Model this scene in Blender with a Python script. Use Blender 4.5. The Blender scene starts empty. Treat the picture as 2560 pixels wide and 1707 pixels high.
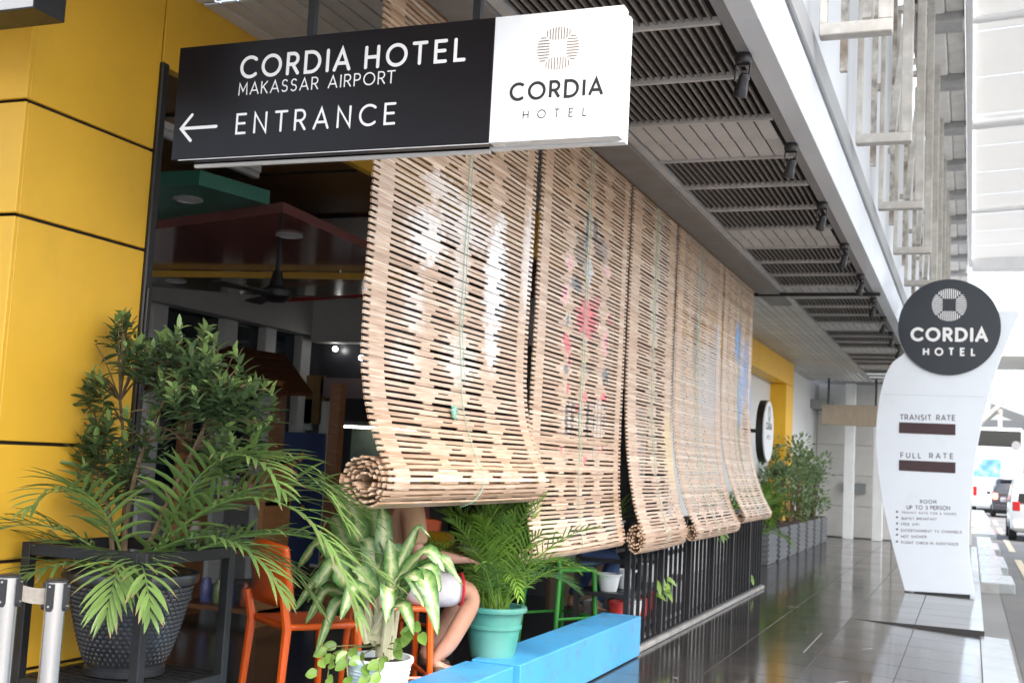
import bpy, bmesh, math, random
from mathutils import Vector, Matrix, Euler
R = math.radians
random.seed(7)
S = bpy.context.scene
COL = S.collection

# ------------------------------------------------------------------ camera
F_PX, YAW, PITCH, ROLL, CAM_H = 2918.9, 0.37769, 0.098648, 0.05217, 1.43
PW, PH = 2560.0, 1707.0
fw = Vector((-math.sin(YAW)*math.cos(PITCH), math.cos(YAW)*math.cos(PITCH), math.sin(PITCH)))
rt0 = Vector((math.cos(YAW), math.sin(YAW), 0)); up0 = rt0.cross(fw)
rt = rt0*math.cos(ROLL) + up0*math.sin(ROLL); up = -rt0*math.sin(ROLL) + up0*math.cos(ROLL)
CAM = Vector((0, 0, CAM_H))
cd = bpy.data.cameras.new('camera'); cam = bpy.data.objects.new('camera', cd); COL.objects.link(cam)
m3 = Matrix((rt, up, -fw)).transposed()
cam.matrix_world = Matrix.Translation(CAM) @ m3.to_4x4()
cd.sensor_width = 36; cd.lens = F_PX/PW*36; cd.clip_end = 3000; cd.clip_start = 0.05
cd.dof.use_dof = True; cd.dof.focus_distance = 4.3; cd.dof.aperture_fstop = 6.3
S.camera = cam

# ------------------------------------------------------------------ sky, sun, exposure
SUN_EL, SUN_AZ = 52, 128          # azimuth clockwise from +Y
w = bpy.data.worlds.new('World'); S.world = w; w.use_nodes = True
nt = w.node_tree; bg = nt.nodes['Background']
sk = nt.nodes.new('ShaderNodeTexSky'); sk.sky_type = 'NISHITA'; sk.sun_disc = False
sk.sun_elevation = R(SUN_EL); sk.sun_rotation = R(SUN_AZ); sk.air_density = 1.0; sk.dust_density = 4.0; sk.ozone_density = 1.0
hs = nt.nodes.new('ShaderNodeHueSaturation'); hs.inputs['Saturation'].default_value = 0.62
nt.links.new(sk.outputs[0], hs.inputs['Color']); nt.links.new(hs.outputs[0], bg.inputs[0])
bg.inputs[1].default_value = 0.15
sd = bpy.data.lights.new('sun', 'SUN'); sd.energy = 0.6; sd.angle = R(25); sd.color = (1, .97, .92)
so = bpy.data.objects.new('sun', sd); COL.objects.link(so)
sv = Vector((math.sin(R(SUN_AZ))*math.cos(R(SUN_EL)), math.cos(R(SUN_AZ))*math.cos(R(SUN_EL)), math.sin(R(SUN_EL))))
so.rotation_euler = sv.to_track_quat('Z', 'Y').to_euler()
S.view_settings.view_transform = 'Standard'; S.view_settings.look = 'None'
S.view_settings.exposure = 2.2; S.view_settings.gamma = 1.0
S.render.engine = 'CYCLES'
try:
    S.cycles.max_bounces = 8; S.cycles.diffuse_bounces = 5; S.cycles.glossy_bounces = 4; S.cycles.use_denoising = True
    S.cycles.sample_clamp_indirect = 8
except Exception: pass

# ------------------------------------------------------------------ pixel helpers (direction only; the plane gives the distance)
def ray(x, y): return fw + rt*((x-PW/2)/F_PX) - up*((y-PH/2)/F_PX)
def onz(q, z): d = ray(*q); return CAM + d*((z-CAM.z)/d.z)
def onx(q, x): d = ray(*q); return CAM + d*(x/d.x)
def ony(q, y): d = ray(*q); return CAM + d*(y/d.y)

# ------------------------------------------------------------------ materials
MATS = {}
def M(name, col, rough=.5, metal=0, var=.12, scale=6, bump=0, bscale=60, emit=0, spec=.5, rnd=0, coat=0, stretch=None, hue2=None, tex='Object', trans=0, wear=None):
    if name in MATS: return MATS[name]
    m = bpy.data.materials.new(name); m.use_nodes = True; MATS[name] = m
    n = m.node_tree.nodes; L = m.node_tree.links; b = n['Principled BSDF']
    b.inputs['Roughness'].default_value = rough; b.inputs['Metallic'].default_value = metal
    b.inputs['Specular IOR Level'].default_value = spec
    if coat: b.inputs['Coat Weight'].default_value = coat; b.inputs['Coat Roughness'].default_value = .12
    if trans: b.inputs['Transmission Weight'].default_value = trans
    c4 = (*col, 1)
    b.inputs['Base Color'].default_value = c4
    if var or bump or hue2:
        tc = n.new('ShaderNodeTexCoord'); src = tc.outputs[tex]
        if stretch:
            mp = n.new('ShaderNodeMapping'); mp.inputs['Scale'].default_value = stretch; L.new(src, mp.inputs[0]); src = mp.outputs[0]
        no = n.new('ShaderNodeTexNoise'); no.inputs['Scale'].default_value = scale; no.inputs['Detail'].default_value = 5
        no.inputs['Roughness'].default_value = .62
        L.new(src, no.inputs['Vector'])
        mr = n.new('ShaderNodeMapRange'); mr.inputs[1].default_value = .3; mr.inputs[2].default_value = .7
        mr.inputs[3].default_value = 1-var; mr.inputs[4].default_value = 1+var
        L.new(no.outputs[0], mr.inputs[0]); val = mr.outputs[0]
        if rnd:
            oi = n.new('ShaderNodeObjectInfo'); r2 = n.new('ShaderNodeMapRange'); r2.inputs[3].default_value = 1-rnd; r2.inputs[4].default_value = 1+rnd
            L.new(oi.outputs['Random'], r2.inputs[0]); mu = n.new('ShaderNodeMath'); mu.operation = 'MULTIPLY'
            L.new(val, mu.inputs[0]); L.new(r2.outputs[0], mu.inputs[1]); val = mu.outputs[0]
        hsn = n.new('ShaderNodeHueSaturation'); L.new(val, hsn.inputs['Value'])
        if hue2:
            mx = n.new('ShaderNodeMix'); mx.data_type = 'RGBA'; n2 = n.new('ShaderNodeTexNoise'); n2.inputs['Scale'].default_value = scale*.37; n2.inputs['Detail'].default_value = 3
            L.new(src, n2.inputs['Vector']); m2 = n.new('ShaderNodeMapRange'); m2.inputs[1].default_value = .42; m2.inputs[2].default_value = .66
            L.new(n2.outputs[0], m2.inputs[0]); L.new(m2.outputs[0], mx.inputs[0]); mx.inputs[6].default_value = c4; mx.inputs[7].default_value = (*hue2, 1)
            L.new(mx.outputs[2], hsn.inputs['Color'])
        else: hsn.inputs['Color'].default_value = c4
        outc = hsn.outputs[0]
        if wear:
            wn = n.new('ShaderNodeTexNoise'); wn.inputs['Scale'].default_value = wear[2]; wn.inputs['Detail'].default_value = 9; wn.inputs['Roughness'].default_value = .7
            L.new(src, wn.inputs['Vector']); wm = n.new('ShaderNodeMapRange'); wm.inputs[1].default_value = .54; wm.inputs[2].default_value = .70; wm.inputs[4].default_value = wear[1]
            L.new(wn.outputs[0], wm.inputs[0]); wx = n.new('ShaderNodeMix'); wx.data_type = 'RGBA'; L.new(wm.outputs[0], wx.inputs[0]); L.new(outc, wx.inputs[6]); wx.inputs[7].default_value = (*wear[0], 1); outc = wx.outputs[2]
        L.new(outc, b.inputs['Base Color'])
        rr = n.new('ShaderNodeMapRange'); rr.inputs[3].default_value = max(.02, rough*.75); rr.inputs[4].default_value = min(1, rough*1.3)
        L.new(no.outputs[0], rr.inputs[0]); L.new(rr.outputs[0], b.inputs['Roughness'])
        if bump:
            nb = n.new('ShaderNodeTexNoise'); nb.inputs['Scale'].default_value = bscale; nb.inputs['Detail'].default_value = 4
            L.new(src, nb.inputs['Vector']); bp = n.new('ShaderNodeBump'); bp.inputs['Strength'].default_value = bump; bp.inputs['Distance'].default_value = .01
            L.new(nb.outputs[0], bp.inputs['Height']); L.new(bp.outputs[0], b.inputs['Normal'])
    if emit:
        b.inputs['Emission Color'].default_value = c4; b.inputs['Emission Strength'].default_value = emit
    return m

def attr_mat(name, attr, setup, rough=.45, coat=0, subs=0, spec=.5):
    m = bpy.data.materials.new(name); m.use_nodes = True; MATS[name] = m
    n = m.node_tree.nodes; L = m.node_tree.links; b = n['Principled BSDF']
    b.inputs['Roughness'].default_value = rough; b.inputs['Specular IOR Level'].default_value = spec
    if coat: b.inputs['Coat Weight'].default_value = coat; b.inputs['Coat Roughness'].default_value = .2
    a = n.new('ShaderNodeAttribute'); a.attribute_name = attr
    setup(n, L, b, a); return m
def ramp(n, L, src, stops):
    r = n.new('ShaderNodeValToRGB'); e = r.color_ramp.elements
    e[0].position, e[0].color = stops[0][0], (*stops[0][1], 1); e[1].position, e[1].color = stops[-1][0], (*stops[-1][1], 1)
    for p, c in stops[1:-1]:
        x = e.new(p); x.color = (*c, 1)
    L.new(src, r.inputs[0]); return r.outputs[0]
def mixc(n, L, f, a, b):
    x = n.new('ShaderNodeMix'); x.data_type = 'RGBA'
    for i, v in ((0, f), (6, a), (7, b)):
        if hasattr(v, 'is_linked'): L.new(v, x.inputs[i])
        elif i == 0: x.inputs[0].default_value = v
        else: x.inputs[i].default_value = (*v, 1)
    return x.outputs[2]
def noise(n, L, scale, detail=4, stretch=None, tex='Object'):
    tc = n.new('ShaderNodeTexCoord'); s = tc.outputs[tex]
    if stretch:
        mp = n.new('ShaderNodeMapping'); mp.inputs['Scale'].default_value = stretch; L.new(s, mp.inputs[0]); s = mp.outputs[0]
    no = n.new('ShaderNodeTexNoise'); no.inputs['Scale'].default_value = scale; no.inputs['Detail'].default_value = detail
    L.new(s, no.inputs['Vector']); return no.outputs[0]
def mrange(n, L, s, a, b, c, d):
    r = n.new('ShaderNodeMapRange'); 
    for i, v in ((1, a), (2, b), (3, c), (4, d)): r.inputs[i].default_value = v
    L.new(s, r.inputs[0]); return r.outputs[0]

# ------------------------------------------------------------------ mesh helpers
class MB:
    def __init__(s): s.v = []; s.f = []; s.c = None
    def add(s, vs, fs):
        o = len(s.v); s.v += [Vector(p) for p in vs]; s.f += [tuple(i+o for i in f) for f in fs]; return s
    def box(s, x0, x1, y0, y1, z0, z1, bev=0):
        if bev:
            b = min(bev, (x1-x0)*.45, (y1-y0)*.45, (z1-z0)*.45)
            vs = []; 
            for z, k in ((z0, b), (z0+b, 0), (z1-b, 0), (z1, b)):
                vs += [(x0+k+b*(k == 0), y0+k, z), (x1-k-b*(k == 0), y0+k, z), (x1-k, y0+k+b*(k == 0), z), (x1-k, y1-k-b*(k == 0), z),
                       (x1-k-b*(k == 0), y1-k, z), (x0+k+b*(k == 0), y1-k, z), (x0+k, y1-k-b*(k == 0), z), (x0+k, y0+k+b*(k == 0), z)]
            fs = [tuple(range(7, -1, -1)), tuple(range(24, 32))]
            for r in range(3):
                for i in range(8): fs.append((r*8+i, r*8+(i+1) % 8, r*8+8+(i+1) % 8, r*8+8+i))
            return s.add(vs, fs)
        vs = [(x, y, z) for z in (z0, z1) for y in (y0, y1) for x in (x0, x1)]
        return s.add(vs, [(0, 2, 3, 1), (4, 5, 7, 6), (0, 1, 5, 4), (2, 6, 7, 3), (0, 4, 6, 2), (1, 3, 7, 5)])
    def bar(s, a, b, w, h, upv=(0, 0, 1)):
        a = Vector(a); b = Vector(b); d = (b-a).normalized(); u = Vector(upv)
        if abs(d.dot(u)) > .98: u = Vector((0, 1, 0))
        r = d.cross(u).normalized(); u = r.cross(d)
        vs = [p + r*(w/2*i) + u*(h/2*j) for p in (a, b) for i, j in ((-1, -1), (1, -1), (1, 1), (-1, 1))]
        return s.add(vs, [(3, 2, 1, 0), (4, 5, 6, 7)] + [(i, (i+1) % 4, 4+(i+1) % 4, 4+i) for i in range(4)])
    def tube(s, path, rad, n=8, caps=True):
        path = [Vector(p) for p in path]; k = len(path); rs = rad if isinstance(rad, (list, tuple)) else [rad]*k
        d0 = (path[1]-path[0]).normalized(); u = Vector((0, 0, 1)) if abs(d0.z) < .9 else Vector((0, 1, 0))
        r = d0.cross(u).normalized(); vs = []
        for i, p in enumerate(path):
            d = (path[min(i+1, k-1)]-path[max(i-1, 0)]).normalized(); r = (r - d*r.dot(d)).normalized(); q = d.cross(r)
            vs += [p + (r*math.cos(2*math.pi*j/n) + q*math.sin(2*math.pi*j/n))*rs[i] for j in range(n)]
        fs = [(i*n+j, i*n+(j+1) % n, (i+1)*n+(j+1) % n, (i+1)*n+j) for i in range(k-1) for j in range(n)]
        if caps: fs += [tuple(range(n-1, -1, -1)), tuple(range((k-1)*n, k*n))]
        return s.add(vs, fs)
    def lathe(s, prof, c=(0, 0, 0), n=32, axis='z', closed=False):
        c = Vector(c); vs = []
        for r, h in prof:
            for j in range(n):
                a = 2*math.pi*j/n; p = Vector((r*math.cos(a), r*math.sin(a), h))
                if axis == 'x': p = Vector((p.z, p.x, p.y))
                elif axis == 'y': p = Vector((p.y, p.z, p.x))
                vs.append(c+p)
        k = len(prof)
        fs = [(i*n+j, i*n+(j+1) % n, (i+1)*n+(j+1) % n, (i+1)*n+j) for i in range(k-1) for j in range(n)]
        fs += [tuple(range(n-1, -1, -1)), tuple(range((k-1)*n, k*n))]
        return s.add(vs, fs)
    def prism(s, pts, d):           # polygon of 3d points extruded by vector d
        k = len(pts); d = Vector(d); vs = [Vector(p) for p in pts] + [Vector(p)+d for p in pts]
        return s.add(vs, [tuple(range(k-1, -1, -1)), tuple(range(k, 2*k))] + [(i, (i+1) % k, k+(i+1) % k, k+i) for i in range(k)])
    def quad(s, a, b, c, d): return s.add([a, b, c, d], [(0, 1, 2, 3)])
    def build(s, name, mat, parent=None, smooth=False, local=False, col=None, attr='c', kind=None, bevel=0):
        off = Vector((0, 0, 0))
        if parent is not None and not local:
            p = parent
            while p is not None: off += p.location; p = p.parent
        me = bpy.data.meshes.new(name); me.from_pydata([tuple(p-off) for p in s.v], [], s.f); me.update()
        if smooth:
            me.polygons.foreach_set('use_smooth', [True]*len(me.polygons))
            if smooth != 2:
                try: me.set_sharp_from_angle(angle=R(40))
                except Exception: pass
        if col is not None:
            a = me.color_attributes.new(attr, 'FLOAT_COLOR', 'POINT')
            flat = []
            for q in col: flat += list(q)
            a.data.foreach_set('color', flat)
        o = bpy.data.objects.new(name, me); COL.objects.link(o)
        me.materials.append(mat if not isinstance(mat, str) else MATS[mat])
        if parent is not None: o.parent = parent
        if kind: o['kind'] = kind
        if bevel:
            b = o.modifiers.new('bevel', 'BEVEL'); b.width = bevel; b.segments = 2; b.limit_method = 'ANGLE'
        return o
def tag(o, label, cat, group=None):
    o['label'] = label; o['category'] = cat
    if group: o['group'] = group
    return o
def thing(name, label, cat, loc=(0, 0, 0), rz=0, group=None):
    o = bpy.data.objects.new(name, None); COL.objects.link(o); o.location = loc; o.rotation_euler = (0, 0, rz); o.empty_display_size = .1
    return tag(o, label, cat, group)
def struct(o): o['kind'] = 'structure'; return o
def copy_tree(o, parent=None, loc=None, label=None):
    kids = list(o.children); c = o.copy(); COL.objects.link(c); c.parent = parent
    if loc is not None: c.location = loc
    if label: c['label'] = label
    for k in kids: copy_tree(k, c)
    return c
def lerp(a, b, t): return a + (b-a)*t

# ------------------------------------------------------------------ palette
yellow = M('yellow_panel', (.74, .425, .035), .38, var=.08, scale=1.6, bump=.02, bscale=14, hue2=(.71, .41, .045), spec=.35, wear=((.50, .30, .05), .2, 2.6))
yellow_far = M('yellow_cladding', (.80, .45, .02), .45, var=.06, scale=2)
blackmetal = M('black_metal', (.012, .012, .013), .42, var=.4, scale=9, bump=.03)
joint = M('joint_black', (.012, .010, .008), .7, var=.2)
white_paint = M('white_paint', (.80, .81, .82), .4, var=.05, scale=3)
white_dirty = M('white_steel_dirty', (.50, .485, .45), .55, var=.2, scale=7, bump=.05, hue2=(.33, .30, .26))
grey_soffit = M('grey_soffit', (.22, .222, .226), .65, var=.12, scale=2.5, bump=.05, bscale=30)
ceil_slat = M('ceiling_slat', (.50, .495, .485), .45, var=.14, scale=3, hue2=(.37, .365, .355), rnd=.08)
fin_m = M('louvre_metal', (.19, .17, .155), .5, var=.25, scale=12, rnd=.15)
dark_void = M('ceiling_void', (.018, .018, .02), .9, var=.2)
wood_dark = M('dark_wood', (.17, .07, .025), .4, var=.35, scale=7, stretch=(1, 1, 8))
interior_dark = M('interior_dark', (.05, .048, .05), .5, var=.3, scale=2)

# ================================================================== GROUND
asphalt = M('asphalt', (.13, .128, .125), .8, var=.2, scale=1.2, bump=.25, bscale=140, hue2=(.16, .157, .15))
struct(MB().box(-60, 160, -60, 500, -.6, -.165).build('ground', M('far_ground', (.24, .24, .23), .9, var=.2, scale=.3)))
struct(MB().box(.42, 9.5, -20, 240, -.5, -.16).build('road', asphalt))
mark_m = M('road_paint', (.52, .45, .32), .7, var=.25, scale=14)
road = bpy.data.objects['road']
for a, b in ((14.2, 19.2), (21.5, 27), (30, 36), (39, 45), (48, 54)):
    MB().box(.86, 1.0, a, b, -.156, -.152).build('lane_marking', mark_m, road)

# sidewalk: bed of grout with single granite tiles on it
def tile_mat():
    m = bpy.data.materials.new('granite_tile'); m.use_nodes = True; MATS['granite_tile'] = m
    n = m.node_tree.nodes; L = m.node_tree.links; b = n['Principled BSDF']
    oi = n.new('ShaderNodeObjectInfo')
    fine = noise(n, L, 160, 3, tex='Object'); big = noise(n, L, 2.2, 5)
    base = mixc(n, L, mrange(n, L, fine, .35, .7, 0, 1), (.030, .026, .023), (.066, .058, .052))
    h = n.new('ShaderNodeHueSaturation'); L.new(base, h.inputs['Color']); L.new(mrange(n, L, oi.outputs['Random'], 0, 1, .8, 1.2), h.inputs['Value'])
    L.new(h.outputs[0], b.inputs['Base Color'])
    geo = n.new('ShaderNodeNewGeometry'); wn = n.new('ShaderNodeTexNoise'); wn.inputs['Scale'].default_value = 1.3; wn.inputs['Detail'].default_value = 6
    L.new(geo.outputs['Position'], wn.inputs['Vector'])
    L.new(mrange(n, L, wn.outputs[0], .3, .75, .06, .17), b.inputs['Roughness'])
    bn = n.new('ShaderNodeBump'); bn.inputs['Strength'].default_value = .04; bn.inputs['Distance'].default_value = .004
    L.new(big, bn.inputs['Height']); L.new(bn.outputs[0], b.inputs['Normal'])
    b.inputs['Specular IOR Level'].default_value = .55
    return m
tile_m = tile_mat()
grout = M('grout', (.23, .22, .21), .8, var=.25, scale=5)
def bed_z(x, y): return 0 if (y > 12.4 or x < -1.1) else -.055*min(1, (x+1.1)/1.45)
pv = MB(); pv.box(-9, -1.1, -6, 34, -.4, -.009).box(-1.1, .14, 12.4, 34, -.4, -.009)
pv.add([(-1.1, -6, -.009), (.36, -6, -.064), (.36, 12.4, -.064), (-1.1, 12.4, -.009), (-1.1, -6, -.4), (.36, -6, -.4), (.36, 12.4, -.4), (-1.1, 12.4, -.4)],
       [(0, 1, 2, 3), (0, 4, 5, 1), (1, 5, 6, 2), (2, 6, 7, 3)])
walk = struct(pv.build('sidewalk', grout))
TS = .609; tile_cache = {}
def tile(x0, x1, y0, y1, z0=0, z1=0, mat=None):
    key = (round(x1-x0, 3), round(y1-y0, 3), round(z1-z0, 3), mat)
    if key not in tile_cache:
        w_, d_, s_ = x1-x0, y1-y0, z1-z0; g = .0032; b = .0015
        vs = []
        for zz, k in ((-.008, 0), (-b, 0), (0, b)):
            for (px, py) in ((g+k, g+k), (w_-g-k, g+k), (w_-g-k, d_-g-k), (g+k, d_-g-k)): vs.append((px, py, zz + s_*px/w_))
        fs = [(8, 9, 10, 11)] + [(r*4+i, r*4+(i+1) % 4, r*4+4+(i+1) % 4, r*4+4+i) for r in range(2) for i in range(4)]
        o = MB().add(vs, fs).build('tile', mat or tile_m); tile_cache[key] = o.data; o.location = (x0, y0, z0); o.parent = walk; return o
    o = bpy.data.objects.new('tile', tile_cache[key]); COL.objects.link(o); o.location = (x0, y0, z0); o.parent = walk; return o
light_tile = M('pale_step_tile', (.30, .33, .33), .22, var=.12, scale=4)  # on the sidewalk strip the floor reflection is put into this pale colour
for y0 in (12.19,): tile(-1.107, -.498, y0, 12.393, 0, bed_z(-.498, 12)); tile(-.498, .1, y0, 12.393, bed_z(-.498, 12), bed_z(.1, 12)); tile(.1, .36, y0, 12.393, bed_z(.1, 12), bed_z(.36, 12), light_tile)
xs = [-2.33, -1.716, -1.107]
for j in range(-9, 44):
    y0 = 6.1 + j*TS; y1 = y0+TS
    if y0 > 27.6: break
    tile(xs[0], xs[1], y0, y1); tile(xs[1], xs[2], y0, y1)
    if y1 <= 12.41:
        tile(-1.107, -.498, y0, y1, bed_z(-1.107, y0), bed_z(-.498, y0)); tile(-.498, .1, y0, y1, bed_z(-.498, y0), bed_z(.1, y0))
        tile(.1, .36, y0, y1, bed_z(.1, y0), bed_z(.36, y0), light_tile)
    elif y0 >= 12.1:
        ya = max(y0, 12.4)
        tile(-1.107, -.498, ya, y1); tile(-.498, .14, ya, y1)
    if y1 > 14.6:
        for q in range(2): tile(xs[0]-TS*(q+1), xs[0]-TS*q, y0, y1)
MB().add([(-1.1, 12.394, -.001), (.14, 12.394, -.001), (.14, 12.394, -.06), (-1.1, 12.394, -.012)], [(3, 2, 1, 0)]).build('step_riser', M('riser_dark', (.03, .028, .027), .6, var=.3), walk)
tape = M('floor_tape', (.36, .35, .34), .6, var=.25, scale=25)
for (qa, qb, w_) in (((2009, 1630), (2054, 1582), .008), ((1970, 1515), (2000, 1517), .010), ((2155, 1622), (2180, 1620), .010), ((1683, 1692), (1692, 1694), .012), ((2090, 1705), (2120, 1702), .012)):
    a = onz(qa, .0015); b = onz(qb, .0015); MB().bar(a, b, w_, .0012).build('tape_mark', tape, walk)
# pale kerb slabs stepping out along the carriageway
kerb = struct(MB().box(.145, .40, 18.6, 34, -.4, -.03).build('kerb', M('kerb_concrete', (.36, .36, .35), .7, var=.2, scale=5, bump=.1)))
for (a, b, x1) in ((18.7, 20.4, .62), (20.44, 22.2, .50), (22.24, 25.5, .62), (25.6, 27.9, .5), (28, 31, .62), (31.1, 33.9, .5), (36, 40, .7), (41, 47, .62), (48, 56, .7), (57, 66, .65)):
    MB().box(.15 if a < 34 else -.4, x1, a, b, -.2, -.025, .012).build('kerb_slab', light_tile, kerb)
terr = struct(MB().box(-6.9, -2.60, 2.0, 14.6, -.3, .006).build('terrace_floor', M('terrace_tile', (.035, .033, .032), .18, var=.3, scale=2)))

# ================================================================== CEILING UNDER THE CANOPY
ZC = 3.5
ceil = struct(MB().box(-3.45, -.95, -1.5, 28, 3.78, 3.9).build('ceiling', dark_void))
cache = {}
def piece(name, mat, parent, size, loc, bev=0):
    key = (name, tuple(round(s, 4) for s in size), mat.name)
    if key not in cache:
        o = MB().box(0, size[0], 0, size[1], 0, size[2], bev).build(name, mat, parent, local=True); cache[key] = o.data
    else:
        o = bpy.data.objects.new(name, cache[key]); COL.objects.link(o); o.parent = parent
    off = Vector((0, 0, 0)); p = parent
    while p is not None: off += p.location; p = p.parent
    o.location = Vector(loc)-off; return o
for k in range(-1, 7):
    y0 = 4.45 + 3.21*k
    for i in range(20):
        piece('louvre_fin', fin_m, ceil, (.011, 2.34, .022), (-1.985+i*.0433, y0, ZC+.004))
    for c in range(4):
        piece('cross_bar', ceil_slat, ceil, (.93, .026, .035), (-2.045, y0-.013+c*.78, ZC-.012))
    piece('frame_rail', ceil_slat, ceil, (.05, 3.2, .05), (-2.075, y0-.02, ZC-.016))
    for r in range(2):
        for i in range(9):
            piece('ceiling_slat', ceil_slat, ceil, (.087, .40, .012), (-2.010+i*.0975, y0+2.375+r*.415, ZC+.006*(r % 2)-.004), .003)
    for i in range(14):
        piece('ceiling_slat', ceil_slat, ceil, (.087, 3.18, .012), (-3.44+i*.0975, y0, ZC-.004), .003)
MB().box(-1.11, -.95, -1.5, 28, ZC-.006, ZC+.25).build('soffit_band', grey_soffit, ceil)
MB().box(-2.32, -2.08, 3.5, 14.5, ZC-.04, ZC-.006).build('blind_beam', M('beam_grey', (.20, .19, .18), .6, var=.2), ceil)
MB().box(-3.42, -.97, 13.55, 13.58, ZC-.06, ZC-.02).build('conduit', blackmetal, ceil)

# spotlights on the soffit edge
def spotlight(y, label):
    t = thing('spotlight', label, 'spotlight', (-1.085, y, ZC-.006), 0, 'track spotlights under the soffit')
    MB().lathe([(.02, .0), (.042, -.004), (.045, -.03), (.038, -.05), (.012, -.052)], t.location, 16).build('base', M('spot_black', (.016, .016, .018), .3, var=.2), t, True)
    b = MB(); p = t.location
    b.bar(p+Vector((-.035, 0, -.05)), p+Vector((-.04, 0, -.135)), .007, .016); b.bar(p+Vector((.035, 0, -.05)), p+Vector((.03, 0, -.135)), .007, .016)
    b.bar(p+Vector((-.036, 0, -.051)), p+Vector((.036, 0, -.051)), .006, .015)
    b.build('yoke', MATS['spot_black'], t)
    h = MB().lathe([(.0, .055), (.018, .05), (.026, .03), (.028, -.02), (.034, -.03), (.034, -.065), (.028, -.068), (.024, -.05)], (0, 0, 0), 16)
    rot = Euler((R(28), R(18), 0)).to_matrix()
    for i in range(len(h.v)): h.v[i] = rot @ h.v[i] + p + Vector((0, 0, -.15))
    h.build('head', MATS['spot_black'], t, True)
    g = MB().lathe([(.0, 0), (.022, 0), (.022, -.004), (0, -.004)], (0, 0, 0), 12)
    for i in range(len(g.v)): g.v[i] = rot @ (g.v[i]+Vector((0, 0, -.058))) + p + Vector((0, 0, -.15))
    g.build('lens', M('lens_glass', (.35, .4, .45), .1, var=0), t)
sl = ['first black spotlight above the hanging sign on the grey soffit'] + ['small black spotlight on the grey soffit edge, number %s along the louvres' % q for q in ('two', 'three', 'four', 'five', 'six', 'seven', 'eight', 'nine')]
for k in range(9): spotlight(5.67+1.68*k, sl[k])

# ================================================================== FACADE ABOVE, BRACKETS, ROAD CANOPY
fac_m = M('facade_panel', (.68, .72, .77), .35, var=.05, scale=1.2, hue2=(.60, .63, .68))
fac = thing('facade_wall', 'white panel facade rising above the grey soffit edge', 'facade', (-.95, 0, 3.5))
for j in range(14):
    y0 = -2+j*2.4
    MB().box(-1.05, -.93, y0, y0+2.396, 3.49, 3.865, .004).build('fascia_panel', fac_m, fac)
    MB().box(-1.05, -.95, y0+1, y0+3.396, 4.065, 6.3, .004).build('wall_panel', fac_m, fac)
    MB().box(-1.05, -.95, y0+1, y0+3.396, 6.304, 8.6, .004).build('wall_panel', fac_m, fac)
MB().box(-1.06, -.905, -2, 31.6, 3.87, 4.06, .01).build('ledge', M('ledge_grey', (.30, .31, .32), .5, var=.1), fac)
def bracket(y, label, first=None):
    t = thing('bracket_frame', label, 'bracket', (-.62, y, 4.0), 0, 'steel bracket frames on the facade')
    x0, x1, z0, z1 = -.87, -.455, 4.0, 6.9; f = .075
    MB().box(x0, x1, y-.05, y+.05, z0, z0+f, .006).build('bottom_rail', white_dirty, t)
    MB().box(x0, x0+.042, y-.04, y+.04, z0+f, z1, .005).build('inner_post', white_dirty, t)
    MB().box(x1-f*1.1, x1, y-.05, y+.05, z0+f, z1, .006).build('outer_post', white_dirty, t)
    MB().box(x0, x1, y-.05, y+.05, z1, z1+f, .006).build('top_rail', white_dirty, t)
    MB().bar((x1-.15, y+.06, 4.1), (x1-.10, y+2.2, 6.6), .05, .07).build('brace', white_dirty, t)
    MB().box(-.95, x0, y-.03, y+.03, 5.2, 5.26).build('wall_stay', white_dirty, t)
    MB().box(-.80, -.755, y+.45, y+.50, 3.95, 6.9).build('hanger', M('rusty_white', (.5, .48, .44), .7, var=.35, scale=16, hue2=(.25, .21, .17)), t)
    MB().box(-.755, x1-.1, y+.45, y+.5, 5.6, 5.66).build('hanger_rail', white_dirty, t)
for k in range(9):
    bracket(6.9+2.38*k, 'dirty white steel bracket frame on the facade, %s from the hanging sign' % ['nearest', 'second', 'third', 'fourth', 'fifth', 'sixth', 'seventh', 'eighth', 'ninth'][k])
gut = thing('gutter_beam', 'dirty white box gutter running overhead beside the bracket frames', 'gutter', (-.4, 11, 7))
for k in range(13):
    y0 = 9.9 + 2.32*(k-2)
    MB().box(-.66, -.36, y0+.42, y0+2.3, 7.02, 7.5, .02).build('gutter_panel', M('gutter_white', (.80, .79, .76), .5, var=.08, scale=4, hue2=(.70, .68, .63)), gut)
    MB().box(-.355, -.14, y0+.42, y0+2.3, 7.04, 7.5, .02).build('gutter_panel', M('white_aged', (.72, .71, .68), .5, var=.1, scale=5, hue2=(.6, .58, .53)), gut)
    MB().box(-.68, -.14, y0, y0+.415, 6.93, 7.5, .02).build('gutter_joint', M('joint_grey', (.38, .38, .38), .6, var=.2, scale=6), gut)
MB().box(-.76, -.685, 5.2, 33, 6.95, 7.3).build('side_rail', M('rail_grey', (.30, .29, .28), .6, var=.25), gut)
roof = thing('road_canopy', 'large white panelled canopy roof spanning over the roadway', 'canopy', (0, 10, 7))
panel_m = M('canopy_panel', (.74, .745, .73), .5, var=.05, scale=.8, rnd=.04)
def membrane():
    n = panel_m.node_tree.nodes; L = panel_m.node_tree.links; tr = n.new('ShaderNodeBsdfTranslucent'); tr.inputs[0].default_value = (.82, .81, .76, 1)
    mx = n.new('ShaderNodeMixShader'); mx.inputs[0].default_value = .12; om = [x for x in n if x.type == 'OUTPUT_MATERIAL'][0]
    L.new(n['Principled BSDF'].outputs[0], mx.inputs[1]); L.new(tr.outputs[0], mx.inputs[2]); L.new(mx.outputs[0], om.inputs[0])
membrane()
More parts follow.
